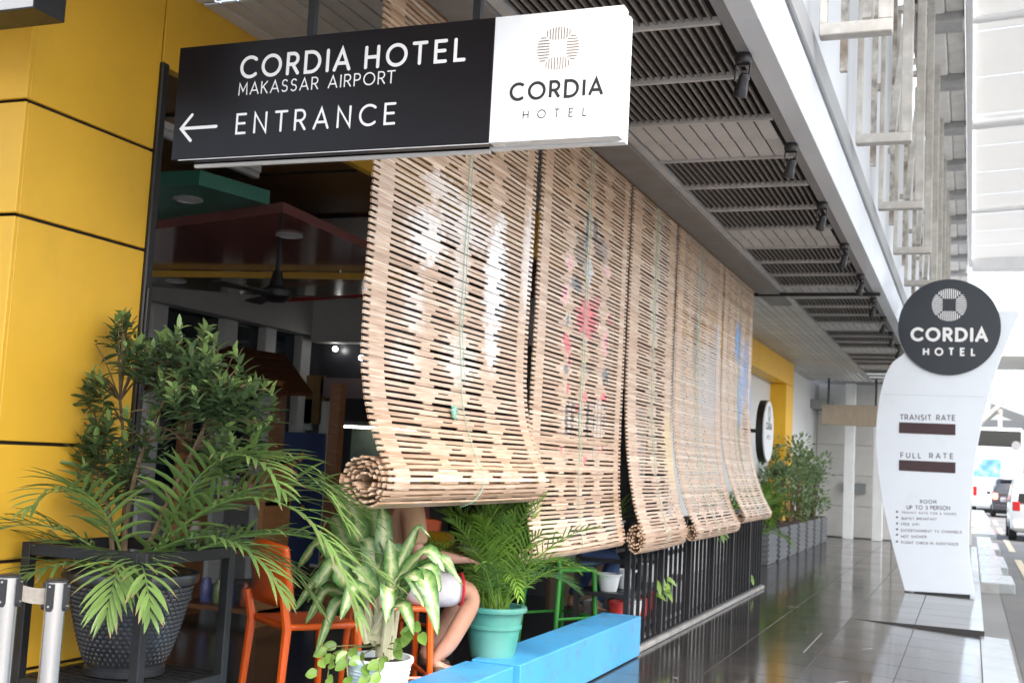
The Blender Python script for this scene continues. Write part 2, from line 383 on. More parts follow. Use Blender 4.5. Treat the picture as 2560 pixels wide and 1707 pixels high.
for i in range(4):
    for j in range(15):
        x0 = -.02+i*1.9; y0 = 4.45+j*1.85
        vs = [(x0+.008, y0+.008, 7.15+.055*x0), (x0+1.892, y0+.008, 7.15+.055*(x0+1.9)), (x0+1.892, y0+1.842, 7.15+.055*(x0+1.9)), (x0+.008, y0+1.842, 7.15+.055*x0)]
        MB().add(vs, [(3, 2, 1, 0)]).build('roof_panel', panel_m, roof)
MB().box(-.13, -.04, 4.4, 32.4, 6.98, 7.25, .01).build('edge_beam', white_paint, roof)
for y in (14.9, 19.4, 25.9): MB().tube([(-.04, y, 7.06), (7.6, y, 7.46)], .10 if y == 19.4 else .05, 12).build('purlin', white_paint, roof, True)
MB().box(-.04, 7.6, 32.0, 32.4, 6.85, 7.2, .02).build('end_girder', white_paint, roof)

# ================================================================== YELLOW COLUMN AND BULKHEAD
XB = -3.45
colm = thing('yellow_column', 'tall yellow panel clad column beside the dark entrance opening', 'column', (-3.9, 3.8, 0))
CY = onx((45, 560), XB).y; PY = onx((380, 430), XB).y
MB().box(XB-1.6, XB-.02, CY+.02, PY+.02, -.01, 3.55).build('core', joint, colm)
zj = [0.0, .50, .93, 1.385, 2.265, 2.72, 3.52]
for a, b in zip(zj[:-1], zj[1:]):
    MB().box(XB-.02, XB, CY, PY, a+.007, b-.007, .0035).build('cladding_panel', yellow, colm)
    MB().box(XB-.21, XB-.0, CY-.02, CY-.0005, a+.007, b-.007, .0035).build('cladding_panel', yellow, colm)
    MB().box(XB-1.6, XB-.222, CY-.02, CY-.0005, a+.007, b-.007, .0035).build('cladding_panel', yellow, colm)
bulk = thing('yellow_bulkhead', 'yellow panel bulkhead above the entrance opening under the ceiling', 'bulkhead', (XB, PY, 3.12))
ZB = onx((410, 165), XB).z
for k in range(4):
    y0 = PY+.012+k*2.8
    MB().box(XB-.06, XB, y0, y0+2.79, ZB, 3.52, .004).build('cladding_panel', yellow, bulk)
post = MB(); pA = onx((404, 165), XB+.03); 
post.box(XB-.03, XB+.02, PY-.008, PY+.04, .0, ZB+.01, .006)
post.box(XB+.02, XB+.034, PY+.0, PY+.03, 1.0, 2.1, .004)
tag(post.build('door_post', blackmetal), 'slim black metal post on the edge of the yellow column', 'post')

lb = thing('light_box', 'white hanging light box with thin black rim beside the yellow column', 'light box', (-3.3, 3.0, 2.9))
q = ony((93, 24), 3.0)
MB().box(q.x-.6, q.x-.006, 2.99, 3.12, q.z+.006, q.z+.5).build('panel', white_paint, lb)
MB().box(q.x-.006, q.x, 2.985, 3.13, q.z, q.z+.5).build('rim', blackmetal, lb)
MB().box(q.x-.6, q.x-.006, 2.985, 3.13, q.z, q.z+.006).build('rim', blackmetal, lb)
MB().tube([(q.x-.1, 3.05, q.z+.5), (q.x-.1, 3.05, 3.5)], .008).build('hanger', blackmetal, lb)
# ================================================================== LETTERING (stroke alphabet)
def arc(cx, cy, rx, ry, a0, a1, n=14): return [(cx+rx*math.cos(R(lerp(a0, a1, i/n))), cy+ry*math.sin(R(lerp(a0, a1, i/n)))) for i in range(n+1)]
G = {
 'A': (.80, [[(0, 0), (.40, 1), (.80, 0)], [(.14, .31), (.66, .31)]]),
 'B': (.56, [[(0, 0), (0, 1), (.28, 1)]+arc(.28, .76, .22, .24, 90, -90), [(0, .52), (.28, .52)]+arc(.30, .26, .26, .26, 90, -90)+[(0, 0)]]),
 'C': (.82, [arc(.5, .5, .5, .5, 48, 312, 28)]),
 'D': (.78, ['o', [(0, 0), (0, 1), (.28, 1)]+arc(.28, .5, .5, .5, 90, -90, 20)]),
 'E': (.52, [[(.52, 0), (0, 0), (0, 1), (.52, 1)], [(0, .52), (.47, .52)]]),
 'F': (.50, [[(0, 0), (0, 1), (.50, 1)], [(0, .5), (.45, .5)]]),
 'G': (.90, [arc(.5, .5, .5, .5, 48, 350, 28)+[(.55, .42)]]),
 'H': (.66, [[(0, 0), (0, 1)], [(.66, 0), (.66, 1)], [(0, .5), (.66, .5)]]),
 'I': (.02, [[(.01, 0), (.01, 1)]]),
 'K': (.58, [[(0, 0), (0, 1)], [(.56, 1), (.03, .45)], [(.17, .58), (.58, 0)]]),
 'L': (.46, [[(0, 1), (0, 0), (.46, 0)]]),
 'M': (.80, [[(0, 0), (.04, 1), (.40, .3), (.76, 1), (.80, 0)]]),
 'N': (.68, [[(0, 0), (0, 1), (.68, 0), (.68, 1)]]),
 'O': (1.0, ['o', arc(.5, .5, .5, .5, 0, 360, 40)[:-1]]),
 'P': (.54, [[(0, 0), (0, 1), (.27, 1)]+arc(.27, .73, .27, .27, 90, -90), [(.27, .46), (0, .46)]]),
 'R': (.58, [[(0, 0), (0, 1), (.28, 1)]+arc(.28, .73, .27, .27, 90, -90), [(.28, .46), (0, .46)], [(.27, .46), (.58, 0)]]),
 'S': (.54, [arc(.28, .745, .24, .255, 35, 270, 14)+arc(.26, .255, .26, .255, 90, -145, 14)[1:]]),
 'T': (.66, [[(0, 1), (.66, 1)], [(.33, 1), (.33, 0)]]),
 'U': (.64, [[(0, 1)]+arc(.32, .32, .32, .32, 180, 360, 16)+[(.64, 1)]]),
 'V': (.74, [[(0, 1), (.37, 0), (.74, 1)]]),
 'W': (1.0, [[(0, 1), (.25, 0), (.5, .9), (.75, 0), (1, 1)]]),
 'Y': (.7, [[(0, 1), (.35, .48), (.7, 1)], [(.35, .48), (.35, 0)]]),
 '3': (.5, [arc(.24, .755, .24, .245, 130, -80, 12)+arc(.24, .265, .26, .265, 88, -140, 12)[1:]]),
 '6': (.54, [arc(.5, .3, .48, .68, 95, 180, 8)+arc(.28, .28, .27, .28, 180, 540, 22)]),
 '-': (.3, [[(0, .45), (.3, .45)]]), ' ': (.34, []),
}
def ribbon(mb, pts, wd, to3, lift, closed=False, cap='round'):
    P = []
    for p in pts:
        v_ = Vector((p[0], p[1]))
        if not P or (v_-P[-1]).length > 1e-7: P.append(v_)
    n = len(P); Lf, Rt = [], []
    for i in range(n):
        a = P[i-1] if (i > 0 or closed) else None; b = P[(i+1) % n] if (i < n-1 or closed) else None
        d1 = (P[i]-a).normalized() if a is not None else None; d2 = (b-P[i]).normalized() if b is not None else None
        if d1 is None: d1 = d2
        if d2 is None: d2 = d1
        t = d1+d2; t = t.normalized() if t.length > 1e-6 else d1
        nr = Vector((-t.y, t.x)); c = max(.42, nr.dot(Vector((-d1.y, d1.x)))); k = wd/2/c
        Lf.append(P[i]+nr*k); Rt.append(P[i]-nr*k)
    vs = [to3(p, lift) for p in Lf]+[to3(p, lift) for p in Rt]
    fs = [(i, n+i, n+(i+1) % n, (i+1) % n) for i in range(n if closed else n-1)]
    mb.add(vs, fs)
    if cap == 'round' and not closed:
        for (p, q) in ((P[0], P[1]), (P[-1], P[-2])):
            d = (p-q).normalized(); a0 = math.atan2(d.y, d.x)
            ring = [to3(p+Vector((math.cos(a0-math.pi/2+math.pi*j/8), math.sin(a0-math.pi/2+math.pi*j/8)))*(wd/2), lift) for j in range(9)]
            mb.add(ring, [tuple(range(9))])
LIFT = [0]
def text(mb, s, to3, x0, y0, x1, y1, h, weight, cap='round'):
    """write s between plane points (x0,y0) and (x1,y1) with cap height h (outer); stroke = weight*h"""
    wd = weight*h; hh = h-wd; L = math.hypot(x1-x0, y1-y0); dx, dy = (x1-x0)/L, (y1-y0)/L
    KERN = {'OT': -.10, 'RT': -.08, 'TR': -.06, 'RA': -.04, 'AT': -.10, 'TA': -.10, 'IA': -.05, 'AK': -.03, 'AS': -.03}
    kern = [KERN.get(s[i:i+2], 0) for i in range(len(s))]; tot = (sum(G[c][0] for c in s)+sum(kern))*hh; gap = (L-wd-tot)/max(1, len(s)-1); x = wd/2
    for ci, c in enumerate(s):
        wg, st = G[c]; closed = bool(st) and st[0] == 'o'
        for pl in (st[1:] if closed else st):
            LIFT[0] += 1
            pts = [(x0+dx*(x+p[0]*hh)-dy*(wd/2+p[1]*hh), y0+dy*(x+p[0]*hh)+dx*(wd/2+p[1]*hh)) for p in pl]
            ribbon(mb, pts, wd, to3, (LIFT[0] % 7)*.00006, closed, cap)
        x += (wg+kern[ci])*hh+gap
def plane_xz(Y): return lambda p, l: Vector((p[0], Y-.0012-l, p[1]))
def text_px(mb, s, Y, lb, rb, lt, weight, cap='round'):
    a = ony(lb, Y); b = ony(rb, Y); t = ony(lt, Y); text(mb, s, plane_xz(Y), a.x, a.z, b.x, b.z, t.z-a.z, weight, cap)
def ring_logo(mb, cx, cz, Ro, to3, n, wd, ri=.40):
    s = 2*Ro/n
    for k in range(n):
        o = -Ro+s*(k+.5)
        if abs(o) > Ro*.93: continue
        hi = math.sqrt(Ro*Ro-o*o); lo = max(abs(o)+s*.35, ri*Ro)
        if hi-lo < s*.3: continue
        for sg in (-1, 1):
            ribbon(mb, [(cx+o, cz+sg*lo), (cx+o, cz+sg*hi)], wd, to3, 0, cap='butt')
            ribbon(mb, [(cx+sg*lo, cz+o), (cx+sg*hi, cz+o)], wd, to3, .00006, cap='butt')

# ================================================================== HANGING SIGN
YS = 3.6
sx0, sx1, sxm = ony((440, 250), YS).x, ony((1553, 180), YS).x, ony((1230, 200), YS).x
sz0, sz1 = ony((1000, 369), YS).z, ony((1000, 67.5), YS).z
black_acr = M('sign_black', (.008, .006, .007), .3, var=.1, scale=3, spec=.22)
white_acr = M('sign_white', (.74, .765, .78), .25, var=.01, scale=3)
vinyl_w = M('vinyl_white', (.84, .84, .84), .4, var=.01); vinyl_k = M('vinyl_black', (.02, .018, .02), .4, var=.02); vinyl_g = M('vinyl_gold', (.22, .15, .09), .4, var=.05)
sg = thing('hanging_sign', 'long black and white hanging sign reading hotel entrance with an arrow', 'sign', ((sx0+sx1)/2, YS+.05, sz0))
MB().box(sx0, sxm-.0005, YS, YS+.055, sz0, sz1).build('black_panel', black_acr, sg, bevel=.0015)
MB().box(sxm+.0005, sx1, YS, YS+.057, sz0-.001, sz1+.001).build('white_panel', white_acr, sg, bevel=.002)
MB().box(sx0+.05, sx1-.012, YS+.062, YS+.072, sz0+.012, sz1-.012).build('spacer', white_paint, sg)
MB().box(sx0+.05, sxm-.03, YS+.075, YS+.10, sz0, sz1-.01).build('back_panel', black_acr, sg)
MB().box(sxm-.028, sx1, YS+.075, YS+.112, sz0-.002, sz1-.008).build('back_panel', white_acr, sg, bevel=.002)
MB().box(sx0+.05, sxm-.03, YS+.078, YS+.096, sz0-.012, sz0-.0005).build('edge_trim', white_paint, sg)
MB().box(sx0+.03, sxm, YS+.003, YS+.006, sz0-.003, sz0-.0003).build('edge_trim', white_paint, sg)
for px in ((780, 80), (1195, 40)):
    a = ony(px, YS+.06); MB().box(a.x-.014, a.x+.014, YS+.046, YS+.074, sz1-.004, 3.5).build('hanger', blackmetal, sg)
m = MB(); text_px(m, 'CORDIA', YS, (599, 199), (876, 177), (603, 142), .15); m.build('lettering', vinyl_w, sg)
m = MB(); text_px(m, 'HOTEL', YS, (910, 174.3), (1164, 154), (913, 116), .15); m.build('lettering', vinyl_w, sg)
m = MB(); text_px(m, 'MAKASSAR AIRPORT', YS, (596, 240), (988, 209), (598.5, 208.5), .105); m.build('lettering', vinyl_w, sg)
m = MB(); text_px(m, 'ENTRANCE', YS, (588, 337.5), (988, 312), (592, 284.5), .115); m.build('lettering', vinyl_w, sg)
m = MB(); A, B, C1, D1 = [ony(p, YS) for p in ((453, 322.5), (541, 314.5), (481, 288), (476.5, 352))]
ribbon(m, [(C1.x, C1.z), (A.x, A.z), (D1.x, D1.z)], .0125, plane_xz(YS), 0); ribbon(m, [(A.x+.004, A.z), (B.x, A.z)], .0125, plane_xz(YS), .0001)
m.build('arrow', vinyl_w, sg)
m = MB(); text_px(m, 'CORDIA', YS, (1273, 254.5), (1508.5, 240), (1274, 208.5), .16, 'butt'); m.build('lettering', vinyl_k, sg)
m = MB(); text_px(m, 'HOTEL', YS, (1306.5, 299), (1467.5, 290.5), (1307.5, 277), .11, 'butt'); m.build('lettering', vinyl_k, sg)
m = MB(); a = ony((1395.5, 121.5), YS); b = ony((1395.5, 68), YS); ring_logo(m, a.x, a.z, b.z-a.z, plane_xz(YS), 15, .0033, .40); m.build('logo', vinyl_g, sg)

# ================================================================== TOTEM SIGN
YT = onz((2350, 1486), 0).y
tot = thing('totem_sign', 'tall curved white totem sign with dark round hotel logo by the kerb', 'sign', (ony((2350, 1486), YT).x, YT, 0))
def smooth_curve(pts, n=6):
    out = []
    for i in range(len(pts)-1):
        p0 = Vector(pts[max(i-1, 0)]); p1 = Vector(pts[i]); p2 = Vector(pts[i+1]); p3 = Vector(pts[min(i+2, len(pts)-1)])
        for k in range(n):
            t = k/n; out.append(.5*((2*p1)+(p2-p0)*t+(2*p0-5*p1+4*p2-p3)*t*t+(3*p1-p0-3*p2+p3)*t**3))
    out.append(Vector(pts[-1])); return out
left = smooth_curve([(2262, 1476), (2237, 1385), (2212, 1285), (2196, 1190), (2189, 1110), (2193, 1030), (2206, 960), (2228, 910), (2262, 880), (2300, 830)])
right = smooth_curve([(2553, 775), (2522, 845), (2490, 930), (2465, 1015), (2446, 1105), (2432, 1200), (2424, 1290), (2423, 1370), (2430, 1440), (2437, 1487)])
poly = [ony((p.x, p.y), YT) for p in left] + [ony((2420, 785), YT)] + [ony((2500, 778), YT)] + [ony((p.x, p.y), YT) for p in right]
tw = M('totem_white', (.78, .835, .895), .3, var=.025, scale=1.5, wear=((.64, .68, .72), .3, 1.8))
MB().prism(poly, (0, .14, 0)).build('panel', tw, tot, bevel=.006)
c = ony((2372, 818), YT); Rd = c.z - ony((2372, 938), YT).z
td = M('totem_dark', (.019, .025, .034), .35, var=.06, scale=3)
MB().lathe([(.0, 0), (Rd, 0), (Rd, .16), (0, .16)], (c.x, YT-.03, c.z), 72, 'y').build('disc', td, tot)
YD = YT-.031
m = MB(); text_px(m, 'CORDIA', YD, (2276, 853), (2470, 855), (2277, 818), .21, 'round'); m.build('lettering', vinyl_w, tot)
m = MB(); text_px(m, 'HOTEL', YD, (2307, 889), (2440, 890), (2308, 868.5), .21, 'butt'); m.build('lettering', vinyl_w, tot)
m = MB(); a = ony((2373, 762), YD); b = ony((2373, 721.5), YD); ring_logo(m, a.x, a.z, b.z-a.z, plane_xz(YD), 17, .0125, .38); m.build('logo', vinyl_w, tot)
txt = M('totem_print', (.13, .12, .14), .5, var=.05); bar_m = M('totem_bar', (.055, .026, .030), .5, var=.12, scale=4)
for (lb_, rb_, s_, by0, by1) in (((2249, 1049.5), (2389, 1052), 'TRANSIT RATE', 1055, 1087.5), ((2251, 1144.5), (2384, 1147), 'FULL  RATE', 1149, 1182.5)):
    for (l2, r2, w2) in (((lb_, rb_, s_),) if 'FULL' not in s_ else ((lb_, (2303.5, 1145.5), 'FULL'), ((2323, 1146), rb_, 'RATE'))):
        m = MB(); text_px(m, w2, YT, l2, r2, (l2[0], l2[1]-14.5), .16, 'butt'); m.build('lettering', txt, tot)
    a = ony((2248, by0), YT); b = ony((2388.5, by1), YT); MB().box(a.x, b.x, YT-.006, YT+.01, b.z, a.z).build('price_bar', bar_m, tot)
c9 = lambda x, y: (2160+x/2.5825, 1100+y/2.5825)
for s_, x0, y0, x1, y1, h_ in (('ROOM', 362, 408, 468, 410, 25), ('UP TO 3 PERSON', 275, 446, 557, 451, 27), ('TRANSIT RATE FOR 6 HOURS', 243, 473, 595, 484, 15), ('BUFFET BREAKFAST', 243, 513, 472, 517, 17),
        ('FREE WIFI', 240, 549, 357, 551, 17), ('ENTERTAINMENT TV CHANNELS', 240, 590, 632, 602, 18), ('HOT SHOWER', 240, 629, 405, 632, 18), ('FLIGHT CHECK-IN ASSISTANCE', 240, 667, 610, 680, 18)):
    m = MB(); text_px(m, s_, YT, c9(x0, y0), c9(x1, y1), c9(x0, y0-h_), .17, 'butt'); m.build('lettering', txt, tot)
m = MB()
for yy in (465, 500, 540, 578, 613, 657):
    a = ony(c9(213, yy-4), YT); m.lathe([(0, 0), (.014, 0), (.014, .004), (0, .004)], (a.x, YT-.003, a.z), 10, 'y')
m.build('bullets', txt, tot)
a = ony((2201, 985), YT); b = ony((2464, 994), YT); MB().bar((a.x+.02, YT, a.z), (b.x-.02, YT, a.z), .004, .004).build('panel_seam', M('seam_grey', (.5, .52, .55), .5, var=.1), tot)
a = ony((2285, 1480), YT); b = ony((2425, 1487), YT)
MB().box(a.x, b.x, YT+.01, YT+.12, 0, .06).build('foot', blackmetal, tot)
MB().box(a.x-.12, a.x-.04, YT+.03, YT+.09, 0, .02, .004).build('anchor_plate', white_dirty, tot)
# ================================================================== WOODEN SLAT BLINDS
def wood_setup(n, L, b, a):
    g = noise(n, L, 5, 6, (30, 1.2, 30)); big = noise(n, L, 1.6, 3)
    oi = n.new('ShaderNodeObjectInfo'); geo = n.new('ShaderNodeNewGeometry')
    c1 = ramp(n, L, g, [(.28, (.37, .232, .142)), (.5, (.53, .378, .262)), (.72, (.66, .53, .415))])
    ad = n.new('ShaderNodeMath'); ad.operation = 'ADD'; L.new(oi.outputs['Random'], ad.inputs[0]); L.new(geo.outputs['Random Per Island'], ad.inputs[1])
    fr = n.new('ShaderNodeMath'); fr.operation = 'FRACT'; L.new(ad.outputs[0], fr.inputs[0])
    tone = ramp(n, L, fr.outputs[0], [(0, (.74, .66, .60)), (.35, (1, .93, .88)), (.7, (1.0, 1.0, 1.0)), (1, (1.25, 1.30, 1.32))])
    mu = n.new('ShaderNodeMix'); mu.data_type = 'RGBA'; mu.blend_type = 'MULTIPLY'; mu.inputs[0].default_value = 1
    L.new(c1, mu.inputs[6]); L.new(tone, mu.inputs[7])
    stain = mixc(n, L, mrange(n, L, big, .52, .75, 0, .35), mu.outputs[2], (.50, .32, .22))
    wear = noise(n, L, 38, 4)
    fac = n.new('ShaderNodeMath'); fac.operation = 'MULTIPLY'; L.new(a.outputs['Alpha'], fac.inputs[0]); L.new(mrange(n, L, wear, .28, .42, .65, 1), fac.inputs[1])
    L.new(mixc(n, L, fac.outputs[0], stain, a.outputs['Color']), b.inputs['Base Color'])
    L.new(mrange(n, L, g, .3, .7, .26, .46), b.inputs['Roughness'])
wood = attr_mat('blind_wood', 'c', wood_setup, .35, coat=.15)
PINK, PALE, GREY, GLARE, BLUE, DK = (.66, .13, .14), (.78, .36, .37), (.12, .13, .14), (.88, .88, .87), (.10, .28, .66), (.07, .08, .09)
PAINT_GLARE = {1: [(1240, 700, 30, 160, GLARE, .9), (1252, 580, 18, 60, GLARE, .6), (1070, 590, 55, 80, GLARE, .65), (1165, 560, 80, 70, GLARE, .5), (1010, 900, 40, 60, GLARE, .3), (1150, 900, 50, 70, GLARE, .35), (1035, 760, 30, 90, GLARE, .35), (1110, 470, 50, 40, GLARE, .4), (1230, 860, 20, 70, GLARE, .6), (1320, 660, 16, 150, GLARE, .45), (1150, 690, 24, 120, GLARE, .35)],  # first blind: white gloss glare put into the slat colour
 2: [(1467, 576, 6, 60, GREY, .9), (1487, 576, 7, 50, GREY, .8), (1452, 630, 20, 60, GREY, .45), (1502, 625, 20, 40, GREY, .5), (1440, 710, 18, 22, GREY, .8), (1473, 680, 6, 40, (.45, .5, .52), .8), (1425, 658, 8, 24, PALE, .9), (1410, 732, 10, 28, PALE, 1), (1519, 682, 6, 17, PALE, .9),
     (1467, 796, 30, 55, PINK, .95), (1490, 760, 10, 30, PINK, .5), (1415, 848, 10, 18, PINK, .9), (1419, 799, 6, 22, GREY, .9), (1418, 861, 9, 27, PINK, .95), (1424, 900, 5, 22, PINK, .8), (1414, 922, 8, 16, GREY, .9), (1512, 939, 10, 22, GREY, .9), (1418, 971, 7, 13, PINK, .9), (1508, 994, 9, 14, PINK, .95),
     (1512, 857, 10, 38, PALE, .7), (1525, 800, 10, 20, PINK, .5), (1461, 992, 9, 15, PINK, .7), (1442, 1022, 5, 13, PINK, .8), (1461, 1147, 5, 18, PINK, .9), (1402, 1122, 5, 14, PINK, .8), (1504, 1122, 5, 12, PINK, .8), (1468, 925, 16, 14, GREY, .35)]
    + [(x_, 1045, 1.6, 48, DK, .85) for x_ in (1412, 1418, 1428, 1434, 1447, 1466, 1471, 1484, 1493, 1502, 1509)] + [(x_, 1135, 1.4, 22, DK, .7) for x_ in (1410, 1420, 1430, 1450, 1480, 1492)],
 3: [(1650, 650, 25, 120, (.62, .58, .50), .4), (1680, 1130, 40, 110, (.72, .55, .26), .5), (1640, 780, 20, 90, (.70, .66, .58), .3)],
 4: [(1738, 850, 8, 110, GREY, .55), (1770, 960, 26, 120, (.40, .43, .46), .5), (1755, 700, 20, 60, (.45, .40, .38), .4), (1803, 1270, 5, 70, DK, .75), (1825, 1310, 5, 50, (.10, .20, .19), .7), (1790, 860, 8, 60, (.35, .42, .5), .6)],
 5: [(1845, 860, 9, 60, BLUE, .85), (1862, 930, 10, 90, BLUE, .75), (1848, 1000, 8, 80, BLUE, .7), (1876, 1000, 6, 60, BLUE, .7), (1883, 1170, 8, 60, BLUE, .85), (1845, 1300, 5, 50, DK, .6)]}
def paint_glare_fn(idx, X):
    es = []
    for (cx, cy, rx, ry, c_, a_) in PAINT_GLARE.get(idx, []):
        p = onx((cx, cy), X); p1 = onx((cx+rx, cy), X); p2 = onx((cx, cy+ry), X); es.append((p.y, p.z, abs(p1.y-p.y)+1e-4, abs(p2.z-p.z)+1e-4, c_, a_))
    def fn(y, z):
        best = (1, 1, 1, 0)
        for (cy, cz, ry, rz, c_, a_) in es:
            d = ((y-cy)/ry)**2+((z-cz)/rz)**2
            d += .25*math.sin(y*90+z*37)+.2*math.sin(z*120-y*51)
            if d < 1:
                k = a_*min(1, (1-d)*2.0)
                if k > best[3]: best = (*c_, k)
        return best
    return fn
def slat_geo(mb, cols, P, T, N, y0, y1, h, th, nseg, pf, bow=0):
    o = len(mb.v)
    for i in range(nseg+1):
        y = lerp(y0, y1, i/nseg)
        for (a_, b_) in ((-1, -1), (1, -1), (1, 1), (-1, 1)):
            v = Vector((P[0]+N[0]*th/2*b_+T[0]*h/2*a_, y, P[1]+N[1]*th/2*b_+T[1]*h/2*a_ + bow*math.sin(math.pi*i/nseg))); mb.v.append(v); cols.append(pf(y, P[1]))
    for i in range(nseg):
        for j in range(4): mb.f.append((o+i*4+j, o+i*4+(j+1) % 4, o+i*4+4+(j+1) % 4, o+i*4+4+j))
    mb.f += [(o+3, o+2, o+1, o), (o+nseg*4, o+nseg*4+1, o+nseg*4+2, o+nseg*4+3)]
cord_m = M('green_cord', (.26, .48, .38), .6, var=.15)
def make_blind(idx, y0, y1, prof, roll, label, cords, pitch=.0276):
    t = thing('wooden_blind', label, 'blind', (prof[0][0], (y0+y1)/2, prof[0][1]), 0, 'wooden slat blinds hanging along the terrace')
    pts = [Vector((p[0], p[1])) for p in smooth_curve(prof, 12)]
    (cx, cz, Rr, turns, a0, gap), asp = roll[:6], (roll[6] if len(roll) > 6 else 1)
    steps = int(turns*40)
    for i in range(steps+1):
        a = a0-2*math.pi*i/40; r_ = max(.012, Rr-gap*i/40); pts.append(Vector((cx+r_*math.cos(a), cz+r_*math.sin(a)*asp)))
    acc = [0]
    for a, b in zip(pts[:-1], pts[1:]): acc.append(acc[-1]+(b-a).length)
    def at(s):
        lo, hi = 0, len(acc)-1
        while hi-lo > 1:
            mid = (lo+hi)//2
            if acc[mid] <= s: lo = mid
            else: hi = mid
        k = (s-acc[lo])/max(1e-9, acc[hi]-acc[lo]); p = pts[lo].lerp(pts[hi], k); T = (pts[hi]-pts[lo]).normalized(); return p, T
    W = y1-y0; pf = paint_glare_fn(idx, -2.35); rnd = random.Random(idx*11); sp = MB(); spc = []; nrow = int((acc[-1]-.02)/pitch); seq = [0, 0, 1, 2, 1]
    roll_start = acc[-steps-1]
    slats = []
    for r_ in range(nrow):
        s = .012+r_*pitch; p, T = at(s); N = Vector((-T.y, T.x)); mb = MB(); cs = []
        if s > roll_start+.1: p = p+Vector((rnd.uniform(-.005, .005), rnd.uniform(-.005, .005)))
        jr = .006 if s < roll_start+.1 else .016; e0, e1 = rnd.uniform(-jr, jr), rnd.uniform(-jr, jr)
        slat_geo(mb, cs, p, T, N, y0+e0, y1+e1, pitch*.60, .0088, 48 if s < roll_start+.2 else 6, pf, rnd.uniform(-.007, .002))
        mb.build('slat', wood, t, col=cs); 
        p2, T2 = at(s+pitch/2); N2 = Vector((-T2.y, T2.x)); k = seq[r_ % 5]; kb = seq[(r_+2) % 5] if idx % 2 == 0 else k
        d = .030*k; db = .026*kb
        runs = [(.030, .10), (.29-d*1.15, .335+d*.75), (.48-d*.7, .53+d*.7), (.675-db*.75, .735+db), (.915, .972)]
        if idx == 2 and 1.36 < p2.y < 1.60 and r_ % 3 == 0: runs = [(.03, .97)]
        if idx == 3: runs = [(.04, .20), (.46-d, .60+d), (.83, .965)] if r_ % 2 else [(.04, .2+d), (.5-d, .56+d), (.80-d, .965)]
        if idx > 3: runs = [(.035, .13), (.255-d, .30+d), (.44-d*.5, .50+d*.5), (.635-d, .69+d), (.89, .97)]
        for (ua, ub) in runs:
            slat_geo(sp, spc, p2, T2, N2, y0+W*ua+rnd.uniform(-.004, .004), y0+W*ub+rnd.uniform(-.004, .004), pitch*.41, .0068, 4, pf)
    sp.build('spacer_slats', wood, t, col=spc, kind='stuff')
    MB().box(prof[0][0]-.02, prof[0][0]+.02, y0-.01, y1+.01, prof[0][1]+.005, prof[0][1]+.05, .004).build('head_rail', M('headrail_wood', (.34, .20, .11), .5, var=.3, scale=8, stretch=(1, 9, 1)), t)
    for (u, zb) in cords:
        path = []; yy = y0+W*u
        for j in range(40):
            p, T = at(acc[-steps-1]*j/39*.999); N = Vector((-T.y, T.x)); path.append((p.x+abs(N.x)*.008+.004, yy+.006*math.sin(j*.9)+(.03*math.sin(j*.24) if j > 26 else 0), p.y))
        if zb:
            for j in range(1, 14):
                a = a0-j*.16; path.append((cx+(Rr+.012)*math.cos(a), yy+.02-.004*j, cz+(Rr+.012)*math.sin(a)))
        MB().tube(path, .0021, 5).build('cord', cord_m, t)
        MB().tube([(q_[0]+.007, q_[1]+.018, q_[2]) for q_ in path[:32]], .0017, 5).build('cord', cord_m, t)
    return t, at, acc
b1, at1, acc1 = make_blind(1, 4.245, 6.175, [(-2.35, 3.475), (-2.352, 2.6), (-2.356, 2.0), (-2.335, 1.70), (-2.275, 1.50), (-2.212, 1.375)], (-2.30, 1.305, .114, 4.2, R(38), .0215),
    'partly raised wooden slat blind with painted-in white glare rolled up thick at its bottom', [(.50, True)])
kp = onx((1128, 1030), -2.315); kb_ = MB()
rk = random.Random(3)
for j in range(7):
    pth = []
    for i in range(9): pth.append((kp.x+.012+rk.uniform(0, .014), kp.y+rk.uniform(-.03, .03), kp.z+rk.uniform(-.03, .03)))
    kb_.tube(smooth_curve(pth, 3), .003, 5)
kb_.build('cord_knot', cord_m, b1)
make_blind(2, 6.255, 8.14, [(-2.35, 3.475), (-2.35, 2.4), (-2.352, 1.6), (-2.335, 1.15), (-2.285, .90)], (-2.33, .885, .045, 1.6, R(15), .019),
    'wooden slat blind painted with a pink and grey figure behind the teal pot', [(.47, False)])
make_blind(3, 8.195, 9.60, [(-2.35, 3.475), (-2.35, 2.2), (-2.325, 1.6), (-2.25, 1.15), (-2.165, .92)], (-2.228, .90, .066, 3.2, R(15), .017, 1.7),
    'narrow wooden slat blind with yellowish patches, bottom roll hanging over the black fence', [(.5, True)])
make_blind(4, 9.655, 11.62, [(-2.35, 3.475), (-2.35, 2.2), (-2.32, 1.6), (-2.22, 1.15), (-2.10, .90)], (-2.15, .89, .05, 2.4, R(15), .017, 1.5),
    'wooden slat blind with faded grey paint over the middle of the black fence', [(.45, True)])
make_blind(5, 11.68, 13.38, [(-2.35, 3.475), (-2.35, 2.2), (-2.31, 1.6), (-2.19, 1.2), (-2.07, .97)], (-2.115, .955, .045, 1.8, R(15), .019, 1.3),
    'wooden slat blind with bright blue paint at the far end of the terrace', [(.5, False)])

